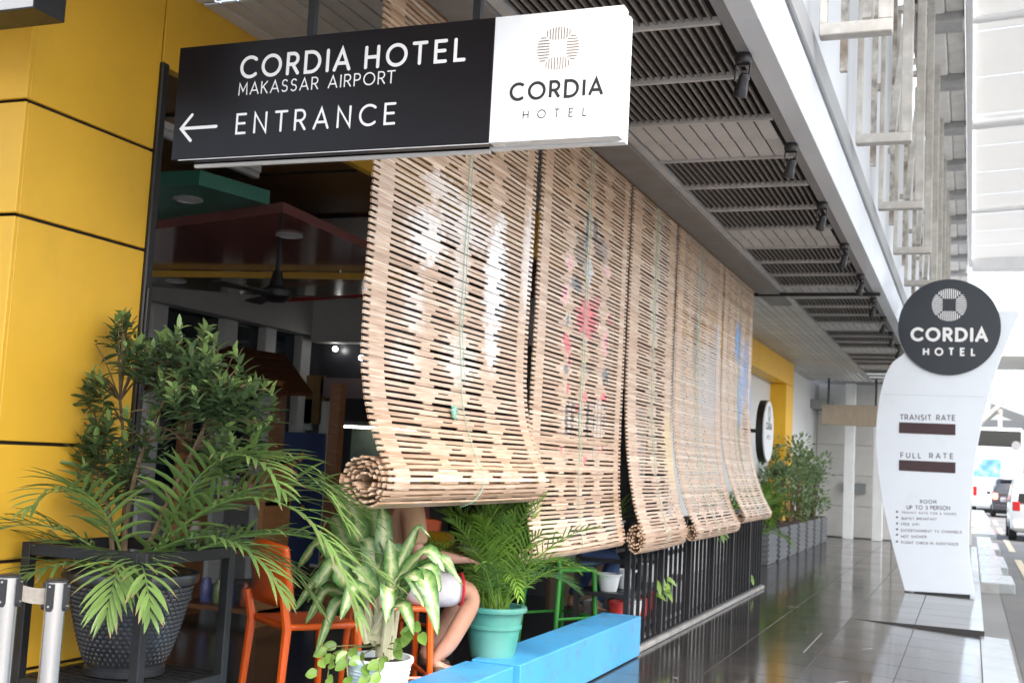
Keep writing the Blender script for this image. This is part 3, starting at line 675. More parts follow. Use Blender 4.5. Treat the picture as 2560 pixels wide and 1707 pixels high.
# ================================================================== BLUE BENCHES, FENCE, SHELF
blue = M('blue_paint', (.055, .30, .58), .45, var=.09, scale=4, bump=.05, bscale=25, hue2=(.075, .34, .62), wear=((.12, .18, .22), .75, 9))
BX = -2.29; BZ = .298
YJ = onx((1303, 1656), BX).y
bt = MB().box(BX-.30, BX, YJ, 8.69, .008, BZ, .006)
tag(bt.build('blue_bench', blue), 'low blue painted bench block in front of the black fence', 'bench')
bt = MB().box(BX-.33, BX-.04, 2.6, YJ-.003, .008, BZ-.012, .006)
tag(bt.build('blue_bench', blue), 'low blue bench block carrying the white and teal plant pots', 'bench')
fence = thing('black_fence', 'black metal railing of thin flat bars along the terrace', 'fence', (-2.38, 11.6, 0))
FX = -2.385
fb = M('fence_black', (.017, .017, .019), .38, var=.3, scale=12, spec=.6)
bar0 = None; y = 8.76; i = 0
while y < 14.62:
    wide = (i % 6 == 5)
    piece('bar', fb, fence, (.028 if not wide else .042, .012 if not wide else .042, .90), (FX-(.014 if not wide else .021), y, .055)); y += .172; i += 1
MB().box(FX-.02, FX+.02, 8.71, 14.66, .955, .985).build('top_rail', fb, fence)
MB().box(FX-.02, FX+.02, 8.71, 14.66, .04, .054).build('bottom_rail', fb, fence)
kerbm = M('sill_concrete', (.30, .29, .27), .75, var=.25, scale=7, bump=.1)
struct(MB().box(FX-.10, FX+.055, 8.70, 14.66, .0, .04, .008).build('fence_sill', kerbm))
shelf = thing('plant_shelf', 'black metal plant shelf behind the blue bench beside the fence', 'shelf', (-2.64, 9.8, 0))
SX0, SX1, SY0, SY1 = -2.84, -2.44, 8.80, 10.9
for x in (SX0, SX1):
    for yy in (SY0, 9.8, SY1): MB().box(x-.02, x+.02, yy-.02, yy+.02, .006, .90).build('post', fb, shelf)
for z in (.14, .40, .66, .83):
    for x in (SX0, SX1): MB().box(x-.018, x+.018, SY0+.021, SY1, z, z+.032).build('rail', fb, shelf)
    MB().box(SX0+.021, SX1-.021, SY0-.018, SY0+.018, z, z+.032).build('rail', fb, shelf)
    if z != .66:
        for k in range(7): MB().box(SX0+.03+.049*k, SX0+.062+.049*k, SY0+.02, SY1, z+.006, z+.028).build('slat', fb, shelf)

# ------------------------------------------------------------------ pots
def pot_part(t, c, rt_, rb_, h, mat, ribs=0, rim=.02, name='pot', n=40):
    prof = []
    for i in range(25):
        k = i/24; r_ = lerp(rb_, rt_, k**.8); 
        if ribs: r_ += .0022*math.sin(k*ribs*2*math.pi)
        prof.append((r_, h*k*.9))
    prof += [(rt_+rim, h*.905), (rt_+rim*1.15, h*.95), (rt_+rim, h), (rt_-.006, h), (rt_-.012, h*.9), (rt_*.9, h*.86)]
    o = MB().lathe(prof, c, n).build(name, mat, t, True)
    MB().lathe([(0, h*.862), (rt_*.93, h*.862), (rt_*.93, h*.868), (0, h*.885)], c, 24).build('soil', M('soil', (.045, .028, .018), .95, var=.4, scale=30, bump=.5), t)
    return o
def small_pot(loc, label, mat, rt_, h):
    t = thing('plant_pot', label, 'pot', loc); pot_part(t, t.location, rt_, rt_*.72, h, mat, 0, .012); return t
pot_white = M('pot_white', (.78, .80, .80), .35, var=.06, scale=5, hue2=(.68, .70, .69))
pot_red = M('pot_red', (.62, .05, .045), .45, var=.15, scale=6)
small_pot((-2.63, 8.95, .43), 'white plastic pot on the black shelf above a red pot', pot_white, .088, .135)
small_pot((-2.545, 8.97, .17), 'red plastic pot under the white pot on the black shelf', pot_red, .082, .19)
for (yy, z, m_, lab, r_) in ((9.25, .43, pot_white, 'white pot glimpsed through the first fence bars', .08), (9.5, .17, pot_white, 'low white pot behind the black fence bars', .08),
        (9.95, .43, pot_white, 'white pot behind the wide fence upright on the shelf', .08), (10.2, .17, pot_red, 'red pot low behind the fence past the wide upright', .085), (10.5, .43, pot_white, 'white pot at the far end of the black shelf', .08), (9.75, .17, pot_red, 'red pot between two low white pots behind the fence', .08)):
    t = thing('plant_pot', lab, 'pot', (-2.58, yy, z)); pot_part(t, t.location, r_, r_*.72, .15, m_, 0, .012)

# ================================================================== PLANTS
def leaf_setup(c_lo, c_hi, tip, tipat):
    def f(n, L, b, a):
        sep = n.new('ShaderNodeSeparateColor'); L.new(a.outputs['Color'], sep.inputs[0])
        no = noise(n, L, 9, 4)
        ad = n.new('ShaderNodeMath'); ad.operation = 'MULTIPLY_ADD'; L.new(no, ad.inputs[0]); ad.inputs[1].default_value = .5; L.new(sep.outputs[1], ad.inputs[2])
        base = ramp(n, L, mrange(n, L, ad.outputs[0], 0, 1.4, 0, 1), [(.15, c_lo), (.85, c_hi)])
        out = mixc(n, L, mrange(n, L, sep.outputs[0], tipat, 1, 0, 1), base, tip)
        L.new(out, b.inputs['Base Color'])
        try:
            b.inputs['Transmission Weight'].default_value = 0
            b.inputs['Subsurface Weight'].default_value = 0
        except Exception: pass
        # thin leaf: part of the light passes through
        tr = n.new('ShaderNodeBsdfTranslucent'); L.new(out, tr.inputs[0]); mx = n.new('ShaderNodeMixShader'); mx.inputs[0].default_value = .22
        om = [x for x in n if x.type == 'OUTPUT_MATERIAL'][0]; L.new(b.outputs[0], mx.inputs[1]); L.new(tr.outputs[0], mx.inputs[2]); L.new(mx.outputs[0], om.inputs[0])
    return f
palm_m = attr_mat('palm_leaf', 'c', leaf_setup((.05, .105, .03), (.20, .31, .085), (.30, .17, .10), .70), .36)
palm2_m = attr_mat('areca_leaf', 'c', leaf_setup((.05, .13, .02), (.20, .36, .05), (.42, .36, .10), .93), .38)
shrub_m = attr_mat('shrub_leaf', 'c', leaf_setup((.028, .058, .026), (.115, .18, .075), (.20, .30, .09), .62), .36)
stem_m = M('plant_stem', (.16, .17, .06), .6, var=.3, scale=20); twig_m = M('twig', (.13, .085, .045), .8, var=.3, scale=20)
def leaflet(mb, cols, base, d, nrm, L_, W_, droop, tone, brown, nseg=4):
    d = d.normalized(); side = d.cross(nrm).normalized(); o = len(mb.v); p = base.copy(); dd = d.copy()
    for i in range(nseg+1):
        k = i/nseg; wv = W_*(math.sin(math.pi*min(1, k*.86+.14))**.8)*(1 if k < 1 else 0)
        n2 = side.cross(dd).normalized(); c_ = (k*(1 if brown else .6), tone, 0, 1)
        mb.v += [p-side*wv+n2*wv*.35, p.copy(), p+side*wv+n2*wv*.35]; cols += [c_]*3
        dd = (dd+Vector((0, 0, -droop))*(1/nseg)).normalized(); p = p+dd*(L_/nseg)
    for i in range(nseg):
        a = o+i*3; mb.f += [(a, a+1, a+4, a+3), (a+1, a+2, a+5, a+4)]
def frond(t, base, az, el, length, droop, nl, lf, mat, rnd, objs=None, lw=.010, ldroop=.5, brown=.4, tone=.5, twist=0):
    d = Vector((math.cos(az)*math.cos(el), math.sin(az)*math.cos(el), math.sin(el))); p = Vector(base); pts = []; n = 18
    dirs = []
    for i in range(n+1):
        pts.append(p.copy()); dirs.append(d.copy()); k = i/n; d = (d+Vector((0, 0, -droop*(.3+1.2*k)/n))).normalized(); p = p+d*(length/n)
    mb = MB(); mb.tube(pts, [lerp(.0065, .0015, i/n) for i in range(n+1)], 5); cols = [(0, .75, 0, 1)]*len(mb.v)
    fr = mb.build('frond', mat, t, True, col=cols)
    joined = MB(); jc = []
    for j in range(nl):
        k = .24+.76*j/(nl-1); f_ = k*n; i = min(int(f_), n-1); pos = pts[i].lerp(pts[i+1], f_-i); dr = dirs[i]
        sd = dr.cross(Vector((0, 0, 1))); sd = sd.normalized() if sd.length > .05 else Vector((1, 0, 0)); un = sd.cross(dr).normalized()
        if twist: sd = (sd*math.cos(twist)+un*math.sin(twist)); un = sd.cross(dr).normalized()
        for sg in (-1, 1):
            open_ = lerp(1.15, .35, k); ld = (dr*math.cos(open_)+sd*sg*math.sin(open_)+un*rnd.uniform(.10, .38)).normalized()
            LL = lf*(math.sin(math.pi*(.16+.74*k))**.7)*rnd.uniform(.85, 1.1); br = rnd.random() < brown
            args = (pos, ld, un, LL, lw*rnd.uniform(.8, 1.15), ldroop*rnd.uniform(.5, 1.4), tone+rnd.uniform(-.25, .25), br)
            if objs is not None and objs[0] > 0:
                objs[0] -= 1; m_ = MB(); c_ = []; leaflet(m_, c_, *args); m_.build('leaflet', mat, fr, True, col=c_)
            else: leaflet(joined, jc, *args, nseg=4)
    if joined.v: joined.build('leaflets', mat, fr, True, col=jc)
    return fr

# ---- stand with the large black wicker-look pot
st = thing('plant_stand', 'black square steel plant stand beside the yellow column', 'stand', (-3.08, 3.84, 0))
A0 = onx((75, 1360), -3.36); X0, Y0 = -3.36, A0.y; X1 = ony((365, 1390), Y0).x; Y1 = onx((575, 1350), X1).y; ZTOP = A0.z+.01; ZSH = .50
sm = M('stand_steel', (.011, .011, .012), .5, var=.4, scale=14, bump=.05, spec=.35); hb = .0205
for x in (X0, X1):
    for yy in (Y0, Y1): MB().box(x-hb, x+hb, yy-hb, yy+hb, .002, ZTOP, .003).build('leg', sm, st)
for z in (ZTOP-.048, ZSH-.04):
    for yy in (Y0, Y1): MB().box(X0+hb+.001, X1-hb-.001, yy-hb*.94, yy+hb*.94, z, z+.046, .003).build('rail', sm, st)
    for x in (X0, X1): MB().box(x-hb*.94, x+hb*.94, Y0+hb+.001, Y1-hb-.001, z, z+.046, .003).build('rail', sm, st)
k = 0; yy = Y0+.05
while yy < Y1-.03:
    MB().box(X0+.02, X1-.02, yy-.009, yy+.009, ZSH-.012, ZSH+.004).build('slat', sm, st); yy += .052
pc = Vector((ony((330, 1440), 3.86).x, 3.86, ZSH+.005))
bp = thing('potted_palm', 'large palm and leafy shrub in a black woven pot on the stand', 'potted plant', pc)
pr, pb, ph = .245, .145, ony((330, 1440), 3.86).z-ZSH+.02
wick = M('wicker_black', (.022, .023, .026), .32, var=.2, scale=25, spec=.6)
prof = [(pb*.9, 0), (pb*1.06, .004), (pb*1.07, .028), (pb*1.0, .036)]
for i in range(20): k = i/19; prof.append((lerp(pb, pr*.96, k**.72), .04+(ph-.085)*k))
prof += [(pr*.97, ph-.042), (pr*1.06, ph-.038), (pr*1.085, ph-.02), (pr*1.06, ph-.002), (pr*.99, ph), (pr*.95, ph-.01), (pr*.93, ph-.05)]
po = MB().lathe(prof, pc, 56).build('pot', wick, bp, True)
wv = MB(); rows = 17                                     # raised basket weave round the pot
for r_ in range(rows):
    k = (r_+.5)/rows; z = .048+(ph-.10)*k; rr = lerp(pb, pr*.96, k**.72); nseg = 46; hh = (ph-.10)/rows*.40
    for s_ in range(nseg):
        a0 = 2*math.pi*(s_+(.5 if r_ % 2 else 0))/nseg; a1 = a0+2*math.pi/nseg*.88; am = (a0+a1)/2
        def pp(a, rad, dz): return pc+Vector((rad*math.cos(a), rad*math.sin(a), z+dz))
        wv.add([pp(a0, rr-.001, -hh), pp(am, rr+.005, -hh*.9), pp(a1, rr-.001, -hh), pp(a0, rr-.001, hh), pp(am, rr+.008, hh*.9), pp(a1, rr-.001, hh), pp(am, rr+.0095, 0), pp(a0, rr, 0), pp(a1, rr, 0)],
               [(0, 1, 6, 7), (1, 2, 8, 6), (7, 6, 4, 3), (6, 8, 5, 4)])
wv.build('weave', wick, po, True, kind='stuff')
MB().lathe([(0, ph-.06), (pr*.94, ph-.06), (pr*.94, ph-.055), (0, ph-.045)], pc, 24).build('soil', M('soil', (.045, .028, .018), .95, var=.4, scale=30, bump=.5), bp)
rnd = random.Random(5); objs = [300]; bz = pc+Vector((0, 0, ph-.05))
# (azimuth deg measured from +x, elevation, length, droop, tone)
for (az, el, L_, dr, nl, lf, tone, tw) in ((-62, 42, .62, 2.6, 17, .26, .75, 0), (-8, 40, .95, 2.0, 20, .27, .55, 0), (12, 52, 1.15, 2.0, 24, .27, .6, .3), (-25, 60, 1.2, 2.3, 22, .26, .5, 0), (-150, 38, .72, 1.9, 17, .24, .45, 0),
        (-120, 48, .72, 2.0, 16, .24, .55, 0), (175, 66, .95, 1.2, 13, .22, .45, .4), (-6, 52, 1.38, 3.1, 26, .25, .55, 0), (-85, 62, .8, 2.3, 16, .25, .6, 0), (-100, 30, .6, 1.8, 14, .22, .35, 0), (-40, 35, .70, 2.0, 16, .22, .65, 0), (-175, 30, .62, 1.7, 15, .2, .4, 0), (20, 38, .9, 2.3, 16, .24, .5, .1), (4, 34, 1.15, 1.5, 22, .26, .6, .15), (-3, 62, 1.3, 2.9, 24, .27, .65, .2)):
    frond(bp, bz+Vector((rnd.uniform(-.05, .05), rnd.uniform(-.05, .05), 0)), R(az), R(el), L_, dr, nl, lf, palm_m, rnd, objs, .0092, .55, .5, tone, tw)
# shrub: twigs and lance leaves
rnd = random.Random(9); tips = []
for (px, py, Yd, sp_, n_) in ((310, 790, 3.95, 22, 3), (300, 850, 3.9, 40, 4), (360, 880, 3.85, 45, 5), (420, 850, 3.8, 45, 5), (470, 880, 3.75, 45, 6), (510, 830, 3.85, 26, 4), (540, 900, 3.8, 40, 5), (600, 960, 3.8, 36, 5), (650, 960, 3.9, 26, 4), (560, 990, 3.7, 46, 5),
        (480, 960, 3.7, 45, 5), (400, 960, 3.75, 50, 5), (250, 950, 3.9, 50, 4), (200, 1070, 3.9, 42, 5), (260, 1080, 3.85, 50, 5), (240, 1160, 3.85, 40, 4), (300, 1170, 3.9, 40, 4), (330, 1060, 3.8, 50, 5), (170, 1030, 4.0, 22, 2), (560, 1100, 3.8, 40, 4), (640, 1060, 3.85, 30, 3), (500, 1080, 3.9, 40, 3)):
    for _ in range(int(n_*1.3+.5)):
        tips.append(ony((px+rnd.gauss(0, sp_*.75), py+rnd.gauss(0, sp_*.6)), Yd+rnd.uniform(-.13, .16)))
mains = []
tw = MB()
for (px, py, Yd) in ((300, 1000, 3.9), (420, 980, 3.8), (540, 1010, 3.8), (250, 1110, 3.88)):
    e = ony((px, py), Yd); b0 = bz+Vector((rnd.uniform(-.06, .02), rnd.uniform(-.05, .05), 0)); midp = b0.lerp(e, .5)+Vector((rnd.uniform(-.04, .04), rnd.uniform(-.03, .03), .05))
    tw.tube(smooth_curve([b0, midp, e], 6), [lerp(.012, .006, i/12) for i in range(13)], 6); mains.append((b0, midp, e))
for tp in tips:
    bs = min((q_[2].lerp(q_[1], u) for q_ in mains for u in (0, .3, .6)), key=lambda v: (v-tp).length+(.3 if v.z > tp.z else 0))
    tw.tube(smooth_curve([bs, bs.lerp(tp, .55)+Vector((0, 0, .02)), tp], 4), [.005-.0004*i for i in range(9)], 4)
tw.build('twigs', twig_m, bp, True)
count = 0; lj = MB(); ljc = []
for tp in tips:
    ax = Vector((rnd.uniform(-.5, .5), rnd.uniform(-.5, .5), 1)).normalized()
    nl = rnd.randint(13, 18)
    for j in range(nl):
        k = j/nl; pos = tp-ax*(.13*(1-k)); a = j*2.4+rnd.uniform(-.3, .3); s1 = ax.orthogonal().normalized(); s2 = ax.cross(s1)
        out = (s1*math.cos(a)+s2*math.sin(a)); ld = (out*lerp(1, .45, k)+ax*lerp(.15, .9, k)).normalized(); L_ = rnd.uniform(.062, .088)*lerp(1.05, .7, k)
        nr = (ax-ld*ax.dot(ld)).normalized(); top = 1 if k > .78 else 0
        args = (pos, ld, nr, L_, L_*.18, .5, rnd.uniform(.1, .8)+.2*k, False)
        if count < 300 and j % 4 == 0 or (count < 300 and k > .8):
            m_ = MB(); c_ = []; leaflet(m_, c_, *args, nseg=3); c_ = [((.95 if top else .1), q_[1], 0, 1) for q_ in c_]; m_.build('leaf', shrub_m, bp, True, col=c_); count += 1
        else:
            c_ = []; leaflet(lj, c_, *args, nseg=3); ljc += [((.95 if top else .1), q_[1], 0, 1) for q_ in c_]
lj.build('leaves', shrub_m, bp, True, col=ljc, kind='stuff')

# ---- areca palm in the teal pot
gp = onz((1232, 1664), BZ-.012); gx = min(gp.x, BX-.26)
tp_ = thing('potted_palm', 'bushy feathery palm in a teal plastic pot on the blue bench', 'potted plant', (-2.55, 0, BZ-.012)); tp_.location.y = onx((1230, 1640), -2.55).y
teal = M('pot_teal', (.06, .28, .23), .45, var=.12, scale=6, hue2=(.12, .31, .25))
po = pot_part(tp_, tp_.location, .165, .125, .29, teal, 0, .022)
MB().lathe([(.150, .17), (.162, .168), (.163, .185), (.15, .19)], tp_.location, 40).build('pot_band', teal, po, True)
rnd = random.Random(21); b0 = tp_.location+Vector((0, 0, .25))
for i in range(56):
    az = rnd.uniform(0, 2*math.pi); el = R(rnd.uniform(52, 86)); L_ = rnd.uniform(.5, .85)
    frond(tp_, b0+Vector((rnd.uniform(-.07, .07), rnd.uniform(-.07, .07), 0)), az, el, L_, rnd.uniform(1.0, 2.3), rnd.randint(16, 21), rnd.uniform(.13, .19), palm2_m, rnd, None, .005, .55, .3, rnd.uniform(.35, .85), rnd.uniform(-.4, .4))

# ---- dieffenbachia in the white pot
def dieff_setup(n, L, b, a):
    sep = n.new('ShaderNodeSeparateColor'); L.new(a.outputs['Color'], sep.inputs[0])
    no = noise(n, L, 42, 5); ad = n.new('ShaderNodeMath'); ad.operation = 'MULTIPLY_ADD'; L.new(no, ad.inputs[0]); ad.inputs[1].default_value = .9; L.new(sep.outputs[0], ad.inputs[2])
    c1 = ramp(n, L, mrange(n, L, ad.outputs[0], 0, 2, 0, 1), [(.28, (.62, .66, .38)), (.38, (.36, .47, .19)), (.52, (.17, .31, .09)), (.70, (.06, .15, .045))])
    out = mixc(n, L, mrange(n, L, sep.outputs[1], 0, 1, 0, .45), c1, (.10, .22, .05))
    L.new(out, b.inputs['Base Color'])
    tr = n.new('ShaderNodeBsdfTranslucent'); L.new(out, tr.inputs[0]); mx = n.new('ShaderNodeMixShader'); mx.inputs[0].default_value = .2
    om = [x for x in n if x.type == 'OUTPUT_MATERIAL'][0]; L.new(b.outputs[0], mx.inputs[1]); L.new(tr.outputs[0], mx.inputs[2]); L.new(mx.outputs[0], om.inputs[0])
dieff_m = attr_mat('variegated_leaf', 'c', dieff_setup, .33)
petiole = M('pale_petiole', (.58, .55, .36), .5, var=.15, scale=12)
def broad_leaf(t, base, tip_px, Yt, rise, Wd, bend, dark, rnd, name='leaf'):
    e = ony(tip_px, Yt); b = Vector(base); pm = b.lerp(e, .42)+Vector((0, 0, rise)); crv = smooth_curve([b, b.lerp(pm, .6)+Vector((0, 0, rise*.3)), pm, pm.lerp(e, .55)+Vector((0, 0, rise*.55)), e], 6)
    nt_ = (Vector((.38, -.70, .25))*(.35+bend)+Vector((rnd.uniform(-.35, .35), rnd.uniform(-.2, .2), .75))).normalized(); npet = 8; mb = MB(); mb.tube(crv[:npet+1], [lerp(.013, .006, i/npet) for i in range(npet+1)], 6); 
    lp = crv[npet:]; n = len(lp)-1; lm = MB(); cs = []; K = 4
    for i, p in enumerate(lp):
        k = i/n; d = (lp[min(i+1, n)]-lp[max(i-1, 0)]).normalized(); side = d.cross(nt_).normalized(); un = side.cross(d).normalized()
        wv_ = Wd*(math.sin(math.pi*min(1, (.06+.94*k)**.75))**.8) if k < 1 else 0
        for j in range(-K, K+1):
            u = j/K; fold = abs(u)*wv_*.22; wob = .007*math.sin(i*1.1+j*.9)*abs(u)
            lm.v.append(p+side*(u*wv_)+un*(fold+wob)); cs.append((abs(u), dark, 0, 1))
    w_ = 2*K+1
    for i in range(n):
        for j in range(2*K): a = i*w_+j; lm.f.append((a, a+1, a+w_+1, a+w_))
    lf_ = lm.build(name, dieff_m, t, True, col=cs); mb.build('petiole', petiole, lf_, True)
    return lf_
wp = thing('potted_plant', 'broad variegated leaf plant in a ribbed white pot on the blue bench', 'potted plant', (-2.50, 0, BZ-.012))
wp.location.y = onx((948, 1640), -2.50).y; WY = wp.location.y
ribw = M('pot_ribbed_white', (.74, .80, .81), .35, var=.05, scale=5)
pot_part(wp, wp.location, .150, .115, 1.43-(1640-1125)/2919*(WY*.905+.98)-BZ+.03, ribw, 11, .008)
rnd = random.Random(4); wb = wp.location+Vector((0, 0, .26))
def wl(tip, dY, rise, Wd, bend, dark): broad_leaf(wp, wb+Vector((rnd.uniform(-.05, .05), rnd.uniform(-.05, .05), rnd.uniform(0, .06))), tip, WY+dY, rise, Wd*.80, bend, dark, rnd)
for a_ in (((832, 1235), .25, .22, .075, .5, .75), ((955, 1270), .1, .1, .055, .9, .0), ((925, 1290), .28, .18, .06, .6, .6), ((972, 1345), .0, .06, .045, .8, .1), ((1075, 1345), .1, .16, .03, .2, .3), ((1112, 1432), -.02, .17, .06, .2, .15), ((1155, 1463), .05, .17, .055, .25, .35),
           ((1100, 1480), -.1, .16, .09, .5, .0), ((1095, 1590), -.2, .24, .075, .6, .05), ((770, 1505), -.05, .15, .07, .4, .1), ((775, 1440), .1, .16, .07, .4, .3), ((765, 1560), -.12, .17, .055, .3, .35), ((790, 1635), -.18, .2, .05, .4, .5), ((800, 1395), .15, .15, .065, .4, .25),
           ((880, 1430), -.12, .08, .085, .9, .0), ((965, 1560), -.22, .16, .07, .8, .2), ((860, 1480), -.1, .12, .07, .7, .1), ((1010, 1500), .15, .12, .07, .6, .35), ((930, 1400), .2, .12, .07, .8, .3), ((800, 1330), .3, .2, .06, .6, .5), ((1035, 1590), -.25, .12, .05, .6, .4), ((790, 1470), -.2, .16, .075, .5, .2), ((745, 1420), .05, .2, .06, .4, .4), ((850, 1550), -.25, .16, .06, .6, .3), ((1060, 1520), -.2, .18, .07, .5, .1), ((900, 1350), .05, .1, .065, .8, .2), ((1010, 1400), .1, .14, .06, .6, .3), ((870, 1285), .15, .14, .055, .7, .4), ((735, 1530), -.1, .2, .05, .4, .3)): wl(*a_)
st2 = MB()
for _ in range(6): a = rnd.uniform(0, 6.3); st2.tube([wp.location+Vector((.05*math.cos(a), .05*math.sin(a), .2)), wb+Vector((.07*math.cos(a), .07*math.sin(a), .16))], [.017, .012], 7)
st2.build('stems', petiole, wp, True)
# trailing vine over the pot rim
vm = attr_mat('vine_leaf', 'c', leaf_setup((.09, .20, .03), (.24, .38, .08), (.3, .4, .1), .99), .3)
for (x0, y0_, x1, y1_) in ((850, 1625, 818, 1702), (840, 1615, 790, 1690), (900, 1640, 930, 1700), (960, 1640, 950, 1690), (1010, 1600, 1055, 1585), (880, 1620, 870, 1700), (990, 1620, 1040, 1560)):
    a = ony((x0, y0_), WY-.08); b = ony((x1, y1_), WY-.2); md = a.lerp(b, .5)+Vector((0, -.03, .03)); crv = smooth_curve([wb, a, md, b], 5); vn = MB().tube(crv, .003, 5).build('vine', stem_m, wp, True)
    for p in crv[5::3]:
        m_ = MB(); c_ = []; d = Vector((rnd.uniform(-1, 1), -.5, rnd.uniform(-.8, .2))).normalized(); leaflet(m_, c_, p, d, Vector((.3, -1, .4)), rnd.uniform(.05, .075), .024, .4, rnd.uniform(.2, .9), False, 5); m_.build('leaf', vm, vn, True, col=c_)
# ---- small dracaena in a white pot on the shelf top
dp = thing('potted_dracaena', 'small spiky striped plant in a white pot between the two middle blinds', 'potted plant', (-2.60, 8.95, .862))
pot_part(dp, dp.location, .075, .062, .12, pot_white, 0, .008)
for i in range(15):
    a = i*2.4; el = R(rnd.uniform(35, 80)); m_ = MB(); c_ = []
    leaflet(m_, c_, dp.location+Vector((0, 0, .10)), Vector((math.cos(a)*math.cos(el), math.sin(a)*math.cos(el), math.sin(el))), Vector((-math.cos(a)*.6, -math.sin(a)*.6, .8)), rnd.uniform(.24, .32), .024, 1.1, rnd.uniform(.2, .9), False, 6); m_.build('leaf', palm_m, dp, True, col=c_)
# leaves poking out between the fence bars
for (px, py, lab) in ((1650, 1470, 'trailing plant poking through the fence above the low white pot'), (1795, 1330, 'yellow green trailing plant spilling over the far end of the fence'), (1870, 1440, 'single drooping leaf plant at the last fence bars')):
    p = onx((px, py), FX-.02); t = thing('trailing_plant', lab, 'plant', (FX-.05, p.y, max(.5, p.z)))
    for i in range(11 if px != 1870 else 3):
        m_ = MB(); c_ = []; leaflet(m_, c_, p+Vector((rnd.uniform(-.06, .03), rnd.uniform(-.12, .12), rnd.uniform(-.05, .10))), Vector((rnd.uniform(.2, 1), rnd.uniform(-.8, .8), rnd.uniform(-.9, .3))), Vector((.6, -.6, .6)), rnd.uniform(.09, .16), .024, .9, rnd.uniform(.5, 1), False, 5); m_.build('leaf', vm, t, True, col=c_)
    MB().tube([p+Vector((-.15, 0, -.1)), p+Vector((.0, 0, .05))], .006, 5).build('stem', stem_m, t)
# ================================================================== QUEUE BARRIER POSTS
steel = M('brushed_steel', (.62, .62, .62), .26, 1, var=.06, scale=5, stretch=(1, 1, .1))
cap_m = M('barrier_black', (.02, .02, .022), .4, var=.1)
def stanchion(loc, h, label, face):
    t = thing('barrier_post', label, 'barrier post', loc, 0, 'steel queue barrier posts'); c = Vector(loc); r_ = .0315
    MB().lathe([(.0, 0), (.16, .0), (.165, .01), (.15, .02), (.05, .035), (.034, .05)], c, 32).build('foot', steel, t, True)
    MB().lathe([(r_, .045), (r_, h-.10)], c, 32).build('tube', steel, t, True)
    MB().lathe([(r_+.001, h-.10), (r_+.001, h-.008)], c, 32).build('head_sleeve', steel, t, True)
    MB().lathe([(0, h-.008), (r_+.003, h-.008), (r_+.003, h-.002), (r_*.8, h+.002), (0, h+.002)], c, 32).build('cap', cap_m, t, True)
    for a in (face, face+90, face+180, face+270):
        d = Vector((math.cos(R(a)), math.sin(R(a)), 0)); s_ = Vector((-d.y, d.x, 0)); o = c+d*(r_-.001)
        MB().prism([o+s_*u+Vector((0, 0, v)) for u, v in ((-.011, h-.012), (-.011, h-.088), (-.006, h-.098), (.006, h-.098), (.011, h-.088), (.011, h-.012))], d*.011).build('belt_clip', cap_m, t)
        m_ = MB(); 
        for v in (h-.02, h-.082): m_.lathe([(0, 0), (.004, 0), (.004, .0025), (0, .0025)], (0, 0, 0), 8, 'y')
        nv = len(m_.v)//2
        for i, v in ((0, h-.02), (1, h-.082)):
            for j in range(nv): q_ = m_.v[i*nv+j]; m_.v[i*nv+j] = o+d*(.011+q_.y)+s_*q_.x+Vector((0, 0, v+q_.z))
        m_.build('screw', steel, t)
    return t
sA = CAM+ray(143, 1447)*3.75; sB = CAM+ray(25, 1435)*3.72
t1 = stanchion((sA.x, sA.y, 0), sA.z, 'shiny steel barrier post at the end of the grey belt', -75)
t0 = stanchion((sB.x, sB.y, 0), sB.z, 'shiny steel barrier post next to the black stand leg', -75)
dv = (Vector((sB.x, sB.y, 0))-Vector((sA.x, sA.y, 0))); dl = dv.length; dn = dv/dl; sd_ = Vector((-dn.y, dn.x, 0))*.0012
bl = MB(); pts = []
for i in range(9): k = i/8; pts.append(Vector((sA.x, sA.y, 0))+dn*(.034+(dl-.068)*k)+Vector((0, 0, lerp(sA.z, sB.z, k)-.03-.004*math.sin(math.pi*k))))
for a, b in zip(pts[:-1], pts[1:]): bl.prism([a, b, b-Vector((0, 0, .05)), a-Vector((0, 0, .05))], sd_)
bl.build('belt', M('belt_webbing', (.30, .27, .23), .85, var=.15, scale=60), t1)

